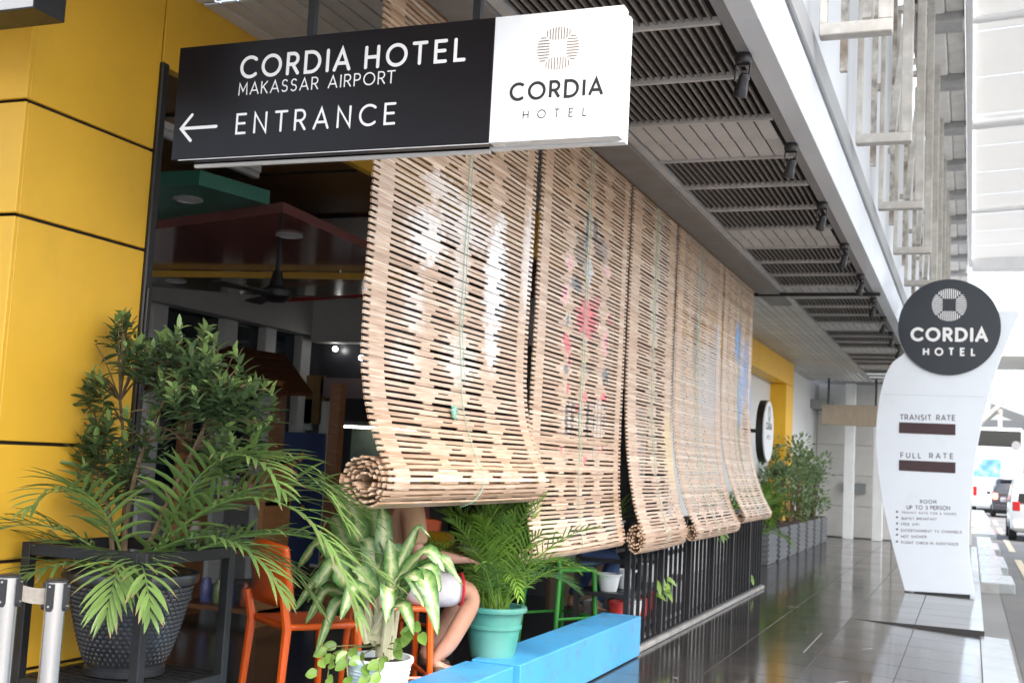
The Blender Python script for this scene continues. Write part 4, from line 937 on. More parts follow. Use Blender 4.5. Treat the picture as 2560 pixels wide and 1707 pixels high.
# ================================================================== CHAIRS, TABLE, PEOPLE
def bar_chair(loc, rz, label, mat, sh=.60):
    t = thing('bar_chair', label, 'chair', loc, rz)
    m_ = MB(); n = 10
    prof = []
    for i in range(n+1):
        for j in range(n+1):
            u, v = -1+2*i/n, -1+2*j/n; sq = 1-.10*max(0, abs(u)+abs(v)-1.4)
            prof.append((.205*u*sq, .20*v*sq, sh-.012*(1-u*u)*(1-v*v)-.02*max(0, v-.6)))
    k = (n+1)**2; f = [(i*(n+1)+j, (i+1)*(n+1)+j, (i+1)*(n+1)+j+1, i*(n+1)+j+1) for i in range(n) for j in range(n)]
    m_.add(prof, f); o = m_.build('seat', mat, t, True, local=True); s_ = o.modifiers.new('t', 'SOLIDIFY'); s_.thickness = .028; s_.offset = -1
    m_ = MB(); vs = []
    for i in range(13):
        for j in range(9):
            u, v = -1+2*i/12, j/8; vs.append((.21*u*(1-.05*v), -.205-.05*v+.035*(1-u*u)*-1+.03, sh+.075+.30*v-.02*u*u*(v > .9)))
    m_.add(vs, [(i*9+j, (i+1)*9+j, (i+1)*9+j+1, i*9+j+1) for i in range(12) for j in range(8)]); o = m_.build('backrest', mat, t, True, local=True)
    s_ = o.modifiers.new('t', 'SOLIDIFY'); s_.thickness = .022; s_.offset = 0
    for sx in (-1, 1):
        MB().tube([(.185*sx, .175, sh-.02), (.205*sx, .20, .0)], [.021, .015], 8).build('leg', mat, t, True, local=True)
        MB().tube([(.20*sx, -.225, sh+.12), (.195*sx, -.195, sh-.02), (.215*sx, -.235, .0)], [.019, .023, .015], 8).build('leg', mat, t, True, local=True)
        MB().tube([(.197*sx, .19, .22), (.207*sx, -.215, .22)], .011, 6).build('stretcher', mat, t, True, local=True)
    MB().tube([(-.197, .19, .22), (.197, .19, .22)], .011, 6).build('stretcher', mat, t, True, local=True)
    return t
orange = M('orange_plastic', (.72, .105, .008), .35, var=.05, scale=5); green_pl = M('green_plastic', (.05, .30, .045), .4, var=.08, scale=5)
def gxy(px, x): p = onx(px, x); return (p.x, p.y, .006)
c1_ = gxy((765, 1545), -3.0); c2_ = gxy((978, 1540), -2.97); c3_ = gxy((1400, 1540), -2.98)
bar_chair(c1_, R(-32), 'empty orange plastic bar chair left of the variegated plant', orange)
bar_chair(c2_, R(-52), 'orange plastic bar chair under the seated person in tan shirt', orange)
bar_chair(c3_, R(-30), 'green plastic bar chair behind the teal potted palm', green_pl)
c4_ = gxy((985, 1500), -3.75); bar_chair(c4_, R(60), 'orange bar chair deep inside under the person in navy', orange)

def skin(name, verts, edges, rads, mat, parent, sub=2):
    me = bpy.data.meshes.new(name); me.from_pydata(verts, edges, []); o = bpy.data.objects.new(name, me); COL.objects.link(o); o.parent = parent
    md = o.modifiers.new('skin', 'SKIN'); md.use_smooth_shade = True; md.branch_smoothing = .6
    if not me.skin_vertices: pass
    sv_ = me.skin_vertices[0].data
    for i, r_ in enumerate(rads): sv_[i].radius = (r_, r_) if not isinstance(r_, tuple) else r_
    sv_[0].use_root = True
    s_ = o.modifiers.new('sub', 'SUBSURF'); s_.levels = sub; s_.render_levels = sub
    me.materials.append(mat); return o
skin_m = M('skin', (.42, .22, .14), .5, var=.08, scale=12, hue2=(.46, .24, .17))
def person(loc, rz, label, shirt, shorts, shoe, hair, sh=.60, long_trousers=False, trim=None):
    t = thing('person', label, 'person', loc, rz)
    z0 = sh+.085
    V = [(0, 0, z0), (0, .02, z0+.16), (0, .03, z0+.32), (0, .05, z0+.46), (0, .08, z0+.56), (0, .11, z0+.63), (0, .12, z0+.72), (0, .115, z0+.80)]
    Rd_ = [(.13, .11), (.125, .10), (.145, .105), (.10, .085), (.05, .05), (.07, .075), (.078, .095), (.05, .06)]
    E_ = [(0, 1), (1, 2), (2, 3), (3, 4), (4, 5), (5, 6), (6, 7)]
    for s_ in (-1, 1):
        b = len(V); V += [(s_*.175, .05, z0+.42), (s_*.235, .07, z0+.20), (s_*.19, .30, z0+.17), (s_*.17, .355, z0+.165)]
        Rd_ += [.058, .046, .032, (.04, .018)]; E_ += [(3, b), (b, b+1), (b+1, b+2), (b+2, b+3)]
        hb_ = b+3
        for f_, (dx, dy, l_) in enumerate(((-.028, .05, .05), (-.010, .06, .055), (.010, .06, .05), (.027, .05, .04))):
            i0 = len(V); V += [(s_*.17+dx, .355+dy, z0+.16), (s_*.17+dx, .355+dy+l_*.7, z0+.145)]; Rd_ += [.009, .007]; E_ += [(hb_, i0), (i0, i0+1)]
        i0 = len(V); V += [(s_*.17-s_*.045, .37, z0+.155), (s_*.17-s_*.055, .405, z0+.15)]; Rd_ += [.010, .008]; E_ += [(hb_, i0), (i0, i0+1)]
        b = len(V); V += [(s_*.09, .06, z0-.015), (s_*.13, .40, z0+.005), (s_*.13, .43, z0-.06), (s_*.135, .30, z0-.30), (s_*.14, .22, .30), (s_*.145, .27, .255), (s_*.15, .36, .245)]
        Rd_ += [.088, .062, .058, .052, .032, .035, .026]; E_ += [(0, b), (b, b+1), (b+1, b+2), (b+2, b+3), (b+3, b+4), (b+4, b+5), (b+5, b+6)]
    body = skin('body', V, E_, Rd_, skin_m, t)
    # face and ears
    m_ = MB()
    for s_ in (-1, 1): m_.lathe([(.0, -.012), (.011, -.008), (.013, 0), (.011, .008), (0, .012)], (s_*.03, .205, z0+.725), 10, 'y')
    m_.build('eyes', M('eye', (.05, .03, .02), .2, var=0), t, True, local=True)
    m_ = MB().tube([(0, .205, z0+.735), (0, .232, z0+.695), (0, .205, z0+.685)], [.009, .015, .010], 8); m_.build('nose', skin_m, t, True, local=True)
    m_ = MB().tube([(-.025, .203, z0+.655), (0, .213, z0+.655), (.025, .203, z0+.655)], [.003, .006, .003], 6); m_.build('mouth', M('lips', (.38, .13, .11), .5, var=.05), t, True, local=True)
    m_ = MB()
    for s_ in (-1, 1): m_.lathe([(.0, -.008), (.022, -.006), (.026, 0), (.02, .008), (0, .008)], (s_*.083, .10, z0+.71), 10, 'x')
    m_.build('ears', skin_m, t, True, local=True)
    skin('hair', [(0, .07, z0+.70), (0, .08, z0+.78), (0, .13, z0+.81)], [(0, 1), (1, 2)], [(.085, .075), (.092, .09), (.07, .06)], M('hair', (.012, .010, .009), .6, var=.3), t)
    sv_ = [(0, .0, z0-.03), (0, .0, z0+.06), (0, .015, z0+.20), (0, .02, z0+.34), (0, .045, z0+.47), (0, .06, z0+.515)]; se = [(i, i+1) for i in range(5)]; sr = [(.175, .15), (.17, .15), (.172, .148), (.195, .15), (.135, .11), (.066, .066)]
    for s_ in (-1, 1):
        b = len(sv_); sv_ += [(s_*.18, .045, z0+.43), (s_*.225, .06, z0+.28), (s_*.232, .065, z0+.235)]; sr += [.080, .072, .074]; se += [(4, b), (b, b+1), (b+1, b+2)]
    skin('shirt', sv_, se, sr, shirt, t)
    V2 = [(0, .0, z0+.03), (0, .02, z0-.03)]; E2 = [(0, 1)]; R2 = [(.148, .125), (.145, .125)]
    for s_ in (-1, 1):
        b = len(V2); V2 += [(s_*.095, .08, z0-.012), (s_*.125, .385 if not long_trousers else .40, z0+.003)]; R2 += [.108, .104 if not long_trousers else .075]; E2 += [(1, b), (b, b+1)]
        if long_trousers: V2 += [(s_*.13, .43, z0-.06), (s_*.135, .30, z0-.30), (s_*.14, .23, .33)]; R2 += [.07, .065, .055]; E2 += [(b+1, b+2), (b+2, b+3), (b+3, b+4)]
    sh_o = skin('shorts' if not long_trousers else 'trousers', V2, E2, R2, shorts, t)
    if trim:
        for s_ in (-1, 1):
            m_ = MB(); ring = [(s_*.125+.084*math.cos(2*math.pi*j/20), .352, z0+.003+.084*math.sin(2*math.pi*j/20)) for j in range(21)]; m_.tube(ring, .0085, 6); m_.build('shorts_trim', trim, t, True, local=True)
    for s_ in (-1, 1): skin('shoe', [(s_*.145, .21, .265), (s_*.148, .28, .235), (s_*.152, .39, .232)], [(0, 1), (1, 2)], [.046, (.045, .04), (.04, .028)], shoe, t)
    return t
tan_c = M('tan_cotton', (.37, .225, .13), .85, var=.1, scale=9, bump=1.0, bscale=11); wht_c = M('white_cotton', (.60, .58, .60), .8, var=.08, scale=9, bump=1.0, bscale=14)
navy_c = M('navy_cotton', (.03, .04, .09), .8, var=.1); denim = M('denim', (.03, .06, .16), .85, var=.2, scale=30); red_c = M('red_trim', (.55, .02, .03), .7, var=.05)
shoe_b = M('shoe_brown', (.09, .055, .035), .6, var=.2); shoe_w = M('shoe_white', (.6, .6, .6), .5, var=.1)
person(c2_, R(-52), 'person in tan shirt and white shorts with red trim seated on an orange chair', tan_c, wht_c, shoe_b, None, .60, False, red_c)
person(c4_, R(60), 'person in navy shirt seated inside beyond the empty orange chair', M('maroon_cotton', (.16, .03, .03), .8, var=.1), navy_c, shoe_w, None)
person(c3_, R(-30), 'person in blue jeans seated on the green chair behind the blind', M('grey_cotton', (.2, .2, .22), .8, var=.1), denim, shoe_b, None, .60, True)
tb = thing('bar_table', 'dark topped bar table in front of the seated person', 'table', (-2.95, c2_[1]+.75, .006))
tx, ty = -2.95, c2_[1]+.75
MB().box(tx-.33, tx+.33, ty-.33, ty+.33, .84, .87, .008).build('table_top', wood_dark, tb)
MB().tube([(tx, ty, .03), (tx, ty, .84)], .03, 12).build('pedestal', blackmetal, tb, True)
MB().lathe([(0, .006), (.24, .006), (.22, .025), (.04, .04)], (tx, ty, 0), 24).build('base', blackmetal, tb, True)
tag(MB().box(tx-.12, tx+.05, ty-.2, ty-.1, .872, .96, .01).build('snack_packet', M('packet_yellow', (.75, .42, .02), .4, var=.1)), 'yellow snack packet standing on the dark bar table', 'packet')
tag(MB().lathe([(.03, 0), (.04, .10), (.036, .10), (.028, .005)], (tx+.18, ty-.18, .872), 20).build('cup', white_paint, None, True), 'white cup on the dark bar table', 'cup')

# ================================================================== INTERIOR BEYOND THE OPENING
XW, YE = -7.2, 11.7
inn = thing('restaurant_room', 'dim restaurant interior with dark windows and white pillars behind the opening', 'room', (XW, YE, 0))
brown_c = M('brown_ceiling', (.17, .085, .025), .4, var=.1, scale=2); pink_c = M('pink_ceiling', (.19, .07, .065), .12, var=.12, scale=2, spec=.7); olive_c = M('olive_ceiling', (.14, .12, .045), .14, var=.15, scale=2, spec=.7)
teal_c = M('teal_ceiling', (.03, .17, .12), .3, var=.08); beam_w = M('beam_white', (.42, .42, .42), .5, var=.06); win_d = M('dark_window', (.012, .018, .028), .08, var=.2, scale=2, spec=.8); mull = M('white_mullion', (.55, .57, .58), .4, var=.05)
MB().box(XW, XB-.07, 2.5, YE, ZB+.01, 3.6).build('room_ceiling', brown_c, inn)
for k in range(5): MB().box(XW, XB-.07, 4.9+1.25*k, 4.915+1.25*k, ZB-.004, ZB+.0095).build('ceiling_joint', joint, inn)
MB().box(XW-.3, XW-.06, 1.5, YE+.3, 0, 3.6).build('back_wall', win_d, inn)
MB().box(XW-.05, XW+.16, 1.5, YE, 2.70, ZB).build('beam', beam_w, inn)
MB().box(XW+.17, XB-.2, YE-.2, YE, 2.62, ZB).build('beam', beam_w, inn)
for px in (383, 564, 664, 755):
    y_ = onx((px, 900), XW).y; MB().box(XW-.055, XW+.05, y_-.10, y_+.10, 0, 2.695).build('pillar', mull, inn)
MB().box(XW-.05, XW+.0, 1.5, YE, 0, .95).build('dado', M('dado_grey', (.25, .25, .26), .6, var=.1), inn)
MB().box(XW, -2.9, YE+.01, YE+.2, 0, 3.6).build('end_wall', M('end_wall_dark', (.035, .037, .045), .3, var=.2, scale=1), inn)
for (x0, x1, y0, y1, m_, nm) in ((760, 806, 938, 1060, M('slat_brown', (.17, .10, .035), .5, var=.3, stretch=(9, 1, 1)), 'wood_panel'), (808, 1000, 944, 1000, M('mauve_wall', (.22, .17, .18), .5, var=.06), 'wall_strip'), (806, 828, 1003, 1420, mull, 'door_frame'), (745, 762, 860, 935, mull, 'door_frame'), (560, 780, 990, 1075, M('panel_pale', (.36, .40, .42), .5, var=.08), 'wall_strip')):
    a = ony((x0, y0), YE); b = ony((x1, y1), YE); MB().box(a.x, b.x, YE-.04, YE+.008, max(.01, b.z), a.z).build(nm, m_, inn)
gA = [onz(p, 2.86) for p in ((497, 462), (673, 512), (384, 562), (330, 470))]
MB().prism([tuple(p) for p in gA], (0, 0, .085)).build('teal_ceiling_drop', teal_c, inn)
gP = [onz(p, 2.80) for p in ((707, 530), (1010, 665), (1000, 690), (370, 682), (384, 574))]
MB().prism([tuple(p) for p in gP], (0, 0, .06)).build('pink_ceiling_drop', pink_c, inn)
e0 = onz((360, 684), 2.77); e1 = onz((1000, 692), 2.77); MB().bar(e0, e1, .03, .05).build('yellow_trim', M('trim_yellow', (.5, .28, .02), .4), inn)
gO = [onz(p, 2.79) for p in ((360, 688), (1010, 697), (1000, 742), (780, 748), (370, 716))]
MB().prism([tuple(p) for p in gO], (0, 0, .05)).build('olive_ceiling_drop', olive_c, inn)
MB().bar(onz((680, 752), 2.72), onz((1000, 735), 2.72), .03, .03).build('red_trim_bar', M('red_bar', (.25, .02, .02), .4), inn)
lamp_m = M('lamp_white', (1, .97, .9), .4, var=0, emit=5); lamp_dim = M('lamp_rim', (.5, .5, .5), .3, var=0)
def downlight(px, z, label, on):
    p = onz(px, z); t = thing('downlight', label, 'lamp', (p.x, p.y, z)); MB().lathe([(.085, .0), (.09, -.012), (.06, -.02), (.055, -.004)], p, 20).build('rim', lamp_dim, t, True)
    MB().lathe([(0, -.004), (.054, -.004), (.05, -.010), (0, -.014)], p, 16).build('lens', lamp_m if on else M('lamp_off', (.55, .55, .52), .3, var=0), t, True)
downlight((470, 496), 2.86, 'round downlight in the teal ceiling panel', False); downlight((724, 586), 2.80, 'round downlight in the glossy pink ceiling', False); downlight((440, 701), 2.79, 'round downlight in the olive ceiling', False)
for (px, lab) in (((838, 872), 'small bright round lamp on the dark end wall'), ((903, 894), 'bluish bright lamp at the edge of the blind')):
    p = ony(px, YE-.1); tag(MB().lathe([(0, -.015), (.025, -.015), (.03, .0), (.025, .015), (0, .015)], p, 16, 'y').build('wall_lamp', lamp_m, None, True), lab, 'lamp')
fn = onz((690, 738), 2.42); fan = thing('ceiling_fan', 'black ceiling fan hanging from the glossy pink ceiling', 'fan', fn)
MB().tube([fn+Vector((0, 0, .03)), fn+Vector((0, 0, .38))], .016, 8).build('rod', blackmetal, fan, True)
MB().lathe([(0, -.05), (.06, -.045), (.10, -.01), (.10, .03), (.05, .06), (.03, .16), (.02, .16)], fn, 20).build('motor', blackmetal, fan, True)
for k in range(3):
    a = R(20+120*k); d = Vector((math.cos(a), math.sin(a), 0)); s_ = Vector((-d.y, d.x, .12)).normalized(); MB().prism([fn+d*.09-s_*.03, fn+d*.55-s_*.06, fn+d*.57, fn+d*.55+s_*.06, fn+d*.09+s_*.03], (0, 0, .008)).build('blade', blackmetal, fan)
# hanging white tube lamps under the bulkhead
for (px, lab) in (((425, 340), 'short white tube lamp left of the hanging sign under the brown ceiling'), ((590, 418), 'short white tube lamp below the hanging sign under the brown ceiling')):
    p = onz(px, ZB-.05); t = thing('tube_lamp', lab, 'lamp', p); MB().box(p.x-.025, p.x+.025, p.y-.09, p.y+.22, p.z-.02, p.z+.02, .008).build('body', mull, t); MB().box(p.x-.03, p.x+.03, p.y-.09, p.y+.22, p.z+.021, ZB+.008).build('bracket', white_paint, t)
# wooden kiosk
ks = thing('wooden_kiosk', 'brown wooden kiosk with a shingled roof inside the restaurant', 'kiosk', (-5.9, 9.2, 0))
kr = [ony(p, 9.3) for p in ((430, 985), (520, 862), (665, 885), (850, 1000))]
for i in range(7):
    k0, k1 = i/7, (i+1)/7+.02
    a, b = kr[0].lerp(kr[1], k0), kr[3].lerp(kr[2], k0); c_, d_ = kr[0].lerp(kr[1], min(1, k1)), kr[3].lerp(kr[2], min(1, k1))
    MB().prism([a+Vector((0, .8*k0-.5, 0)), b+Vector((0, .8*k0-.5, 0)), d_+Vector((0, .8*k1-.5, .0)), c_+Vector((0, .8*k1-.5, 0))], (0, .03, .03)).build('roof_course', M('shingle', (.10, .032, .012), .55, var=.35, scale=9), ks)
for px in (460, 690, 838):
    p = ony((px, 1100), 9.0); MB().box(p.x-.05, p.x+.05, 8.95, 9.05, .006, 2.0).build('post', wood_dark, ks)
p0 = ony((640, 1300), 8.0); tag(None, '', '') if False else None
cab = thing('display_cabinet', 'brown wooden display cabinet with small jars inside the restaurant', 'cabinet', (p0.x, 8.0, 0))
for z in (.1, .55, .95, 1.28): MB().box(p0.x-.75, p0.x+.11, 7.95, 8.3, z, z+.035).build('shelf', wood_dark, cab)
for x in (p0.x-.75, p0.x+.06): MB().box(x, x+.05, 7.93, 8.32, .006, 1.32).build('side', M('cabinet_wood', (.34, .15, .05), .4, var=.25, scale=6, stretch=(1, 1, 6)), cab)
rj = random.Random(2); jn = ('grey', 'rust red', 'navy', 'cream', 'black', 'olive')
jm = [M('jar_%d' % i, c_, .25, var=.1) for i, c_ in enumerate(((.3, .3, .3), (.35, .1, .05), (.1, .12, .3), (.5, .45, .4), (.08, .08, .08), (.2, .25, .1)))]
ji = 0
for z in (.135, .585, .985):
    for k in range(6):
        x = p0.x-.65+k*.135; jc_ = rj.randrange(6); tag(MB().lathe([(.045, 0), (.05, .01), (.05, .13), (.035, .16), (.035, .19), (0, .19)], (x, 8.1+rj.uniform(-.05, .05), z), 12).build('jar', jm[jc_], None, True), 'small %s jar on the %s shelf of the brown display cabinet' % (jn[jc_], {.135: 'bottom', .585: 'middle', .985: 'top'}[z]), 'jar', 'jars in the display cabinet')
ban = [ony(p, 9.6) for p in ((696, 1078), (815, 1078), (815, 1400), (690, 1400))]
bo = thing('blue_banner', 'dark blue standing banner with small orange marks inside the restaurant', 'banner', ((ban[0].x+ban[1].x)/2, 9.6, 0))
MB().box(ban[0].x, ban[1].x, 9.6, 9.62, .35, ban[0].z).build('sheet', M('banner_blue', (.012, .03, .11), .5, var=.2, scale=3), bo)
m_ = MB()
for k in range(10): x = rj.uniform(ban[0].x+.05, ban[1].x-.05); z = rj.uniform(.7, ban[0].z-.2); m_.lathe([(0, 0), (.022, 0), (.022, .003), (0, .003)], (x, 9.594, z), 8, 'y')
m_.build('marks', M('banner_orange', (.5, .2, .04), .5), bo)
MB().box(ban[0].x, ban[1].x, 9.58, 9.64, .006, .05).build('foot', blackmetal, bo)
fz = [ony(p, 10.6) for p in ((855, 1066), (960, 1080), (960, 1260))]
fr_ = thing('lit_counter', 'glass counter with a bright tube light behind the rolled blind', 'counter', (fz[0].x, 10.6, 0))
MB().box(fz[0].x-.05, fz[1].x+.5, 10.6, 11.2, .006, .95).build('cabinet', M('counter_grey', (.14, .15, .15), .4, var=.1), fr_)
MB().box(fz[0].x-.05, fz[1].x+.5, 10.9, 11.2, .951, fz[0].z+.06).build('back_panel', M('counter_back', (.07, .09, .075), .4, var=.3, scale=5), fr_)
MB().box(fz[0].x-.05, fz[1].x+.5, 10.6, 10.9, fz[0].z+.02, fz[0].z+.06).build('hood', MATS['counter_grey'], fr_)
MB().box(fz[0].x, fz[1].x+.45, 10.62, 10.65, fz[0].z-.008, fz[0].z+.012).build('tube_light', M('tube_glow', (1, 1, .86), .4, var=0, emit=3), fr_)
for k in range(5): tag(MB().lathe([(.05, 0), (.055, .14), (.03, .18), (0, .18)], (fz[0].x+.1+k*.16, 10.75, .951), 12).build('bottle', jm[(k*2+3) % 6], None, True), 'small %s bottle on the glass counter under the tube light' % jn[(k*2+3) % 6], 'bottle', 'bottles on the lit counter')
# wall beyond the room along the terrace
MB().box(-3.7, -3.5, YE, 22.2, 0, 3.6).build('terrace_wall', M('terrace_wall_m', (.62, .62, .61), .6, var=.05), None)
tag(bpy.data.objects['terrace_wall'], 'plain white wall behind the far blinds and round sign', 'wall')
tag(MB().box(-3.49, -3.44, 9.9, 11.6, .1, 2.3, .01).build('open_door', M('door_brown', (.12, .07, .03), .5, var=.2), None), 'dark brown door leaf behind the narrow yellowish blind', 'door')
# dangling white cord line and pale board seen between two blinds
pbx = onx((1597, 1130), -2.9); tag(MB().box(-2.92, -2.9, pbx.y-.12, pbx.y+.25, 1.2, 1.95, .004).build('notice_board', white_paint, None), 'narrow white board standing in the gap between two blinds', 'board')

# ================================================================== FAR END OF THE WALKWAY
por = thing('yellow_portal', 'yellow clad portal frame at the far end beside the round sign', 'portal', (-3.3, 22.5, 0))
px_ = -3.2
MB().box(-3.55, px_, 22.0, 22.9, .0, 1.9, .006).build('jamb_panel', yellow_far, por); MB().box(-3.55, px_, 22.0, 22.9, 1.912, 3.05, .006).build('jamb_panel', yellow_far, por)
MB().box(-3.5, px_-.01, 22.01, 22.89, 1.9, 1.912).build('joint', joint, por)
for k in range(4): MB().box(-3.48, px_, 14.9+2*k, 16.89+2*k if k < 3 else 22.9, 3.06, 3.49, .006).build('lintel_panel', yellow_far, por)
dc = onx((1922, 1078), -3.05); ds = thing('round_sign', 'white round light box sign with black rim beside the yellow portal', 'sign', dc)
Rr_ = .50
MB().lathe([(0, -.02), (Rr_*.97, -.02), (Rr_*.97, .0), (0, .0)], dc, 48, 'x').build('face', M('lightbox_face', (.85, .87, .88), .3, var=.01), ds)
MB().lathe([(Rr_*.9, -.13), (Rr_, -.13), (Rr_, -.021), (Rr_*.9, -.021)], dc, 48, 'x').build('rim', blackmetal, ds)
MB().box(-3.5, dc.x-.20, dc.y-.03, dc.y+.03, dc.z-.03, dc.z+.03).build('arm', blackmetal, ds)
m_ = MB(); to = lambda p, l: Vector((dc.x+.002+l, p[0], p[1]))
for (s_, z_, h_, w_) in (('CORDIA', .02, .12, .62), ('HOTEL', -.13, .07, .4)):
    m_ = MB(); text(m_, s_, to, dc.y-w_/2, dc.z+z_, dc.y+w_/2, dc.z+z_, h_, .18, 'butt'); m_.build('lettering', vinyl_k, ds)
m_ = MB(); ring_logo(m_, dc.y, dc.z+.28, .13, to, 13, .011, .38); m_.build('logo', vinyl_k, ds)
hbp = ony((2055, 1010), 26); hb = thing('hanging_board', 'blank beige wooden board hanging from the ceiling on a rod', 'board', hbp)
b_ = ony((2200, 1063), 26); MB().box(hbp.x, b_.x+.3, 26, 26.1, ony((2055, 1061), 26).z, hbp.z, .006).build('board', M('board_beige', (.40, .33, .25), .6, var=.12, scale=3, stretch=(6, 1, 1)), hb)
for px in (2071, 2190): p = ony((px, 1010), 26.05); MB().tube([(p.x, 26.05, hbp.z), (p.x, 26.05, 3.5)], .025, 8).build('rod', blackmetal, hb)
fwl = thing('end_wall', 'white tiled wall closing the far end of the walkway', 'wall', (-2, 28.2, 0))
tile_w = M('white_wall_tile', (.62, .61, .58), .35, var=.06, scale=3, rnd=.05)
MB().box(-6, .0, 28.1, 28.4, 0, 3.6).build('core', M('wall_grout', (.34, .34, .33), .8, var=.1), fwl)
for i in range(7):
    for j in range(5): piece('wall_tile', tile_w, fwl, (.83, .03, .69), (-5.9+i*.85, 28.068, .02+j*.70), .004)
for px in (2112, 2195): p = onz((px, 1350), 0); tag(MB().box(p.x-.11, p.x+.11, 27.4, 27.62, .0, 3.49, .01).build('pillar', white_paint), 'white square pillar %s the hanging beige board at the far wall' % ('under the left half of' if px == 2112 else 'under the right half of'), 'pillar')
p = ony((2105, 1205), 27.9); b_ = ony((2165, 1234), 27.9); tag(MB().box(p.x, b_.x, 27.9, 28.06, b_.z, p.z, .008).build('wall_cabinet', M('cabinet_grey', (.30, .32, .33), .5, var=.08)), 'small grey box mounted between the white pillars', 'box')
tag(MB().box(-4.3, -3.0, 27.2, 28.05, 2.9, 3.1, .01).build('awning', M('awning_grey', (.3, .32, .33), .5, var=.1)), 'grey canopy slab over the doorway by the far wall', 'canopy')
tag(MB().box(-4.0, -3.66, 27.9, 28.06, 1.9, 2.75, .01).build('teal_poster', M('poster_teal', (.03, .20, .22), .5, var=.2)), 'dark teal poster on the far white wall', 'poster')
tag(MB().box(-3.95, -3.42, 23.0, 28.05, 0, 3.56).build('side_wall', M('side_wall_white', (.66, .67, .67), .5, var=.04)), 'pale side wall beyond the yellow portal', 'wall')

# planters and bushes along the far side
grey_pl = M('planter_grey', (.13, .135, .14), .6, var=.12, scale=5); bush_m = attr_mat('bush_leaf', 'c', leaf_setup((.07, .13, .055), (.26, .37, .17), (.3, .4, .2), .99), .4)
def bush(t, c, rx, ry, rz_, n, rnd, L_=.075):
    clumps = [(Vector((rnd.uniform(-.8, .8)*rx, rnd.uniform(-.8, .8)*ry, rnd.uniform(-.85, .9)*rz_)), rnd.uniform(.12, .24)) for _ in range(16)]
    mb = MB(); cs = []
    for _ in range(n):
        o, r_ = rnd.choice(clumps); v = Vector((rnd.gauss(0, 1), rnd.gauss(0, 1), rnd.gauss(0, 1))).normalized()*r_*rnd.uniform(.5, 1.1); d = (v+Vector((0, 0, .08))).normalized()
        leaflet(mb, cs, c+o+v, d, Vector((rnd.uniform(-1, 1), rnd.uniform(-1, 1), 1)), L_*rnd.uniform(.7, 1.3), L_*.3, .4, rnd.uniform(.1, .9), False, 2)
    mb.build('crown', bush_m, t, False, col=cs)
    tr = MB(); b0 = Vector((c.x, c.y, .5))
    for o, r_ in clumps[:9]: tr.tube([b0+Vector((rnd.uniform(-.05, .05), rnd.uniform(-.05, .05), 0)), b0.lerp(c+o, .5)+Vector((0, 0, .05)), c+o], [.016, .011, .005], 5)
    tr.build('trunk', twig_m, t, True)
rnd = random.Random(33)
names = ['first', 'second', 'third', 'fourth', 'fifth', 'sixth', 'seventh']
for k in range(7):
    y_ = 18.6+1.15*k; x_ = -3.12
    t = thing('planter_box', '%s ribbed grey planter box from the end of the black fence' % names[k], 'planter', (x_, y_, 0), 0, 'grey planter boxes along the far walkway')
    MB().box(x_-.27, x_+.27, y_-.42, y_+.42, .0, .52, .01).build('box', grey_pl, t)
    for i in range(6): MB().box(x_-.285, x_+.285, y_-.435, y_+.435, .05+i*.08, .085+i*.08, .004).build('rib', grey_pl, t)
    MB().box(x_-.25, x_+.25, y_-.40, y_+.40, .52, .53).build('soil', MATS['soil'], t)
    if k >= 2:
        hgt = (.62, .66, .60, .72, .74)[k-2]; bush(t, Vector((x_+.02, y_, .62+hgt)), .34, .40, hgt, 620, rnd, .085)
    else:
        for i in range(16): frond(t, Vector((x_, y_, .5)), rnd.uniform(0, 6.28), R(rnd.uniform(45, 80)), rnd.uniform(.7, 1.0), rnd.uniform(1.6, 2.6), 12, .24, palm2_m, rnd, None, .013, .6, .2, rnd.uniform(.3, .8))
p = (-2.95, 16.6, 0); t = thing('potted_palm', 'pale drooping palm right after the end of the black fence', 'potted plant', p)
pot_part(t, Vector(p), .2, .15, .4, grey_pl, 0, .02)
for i in range(18): frond(t, Vector(p)+Vector((0, 0, .36)), rnd.uniform(0, 6.28), R(rnd.uniform(45, 80)), rnd.uniform(.7, 1.05), rnd.uniform(1.6, 2.6), 13, .26, palm2_m, rnd, None, .011, .6, .2, rnd.uniform(.4, .9))

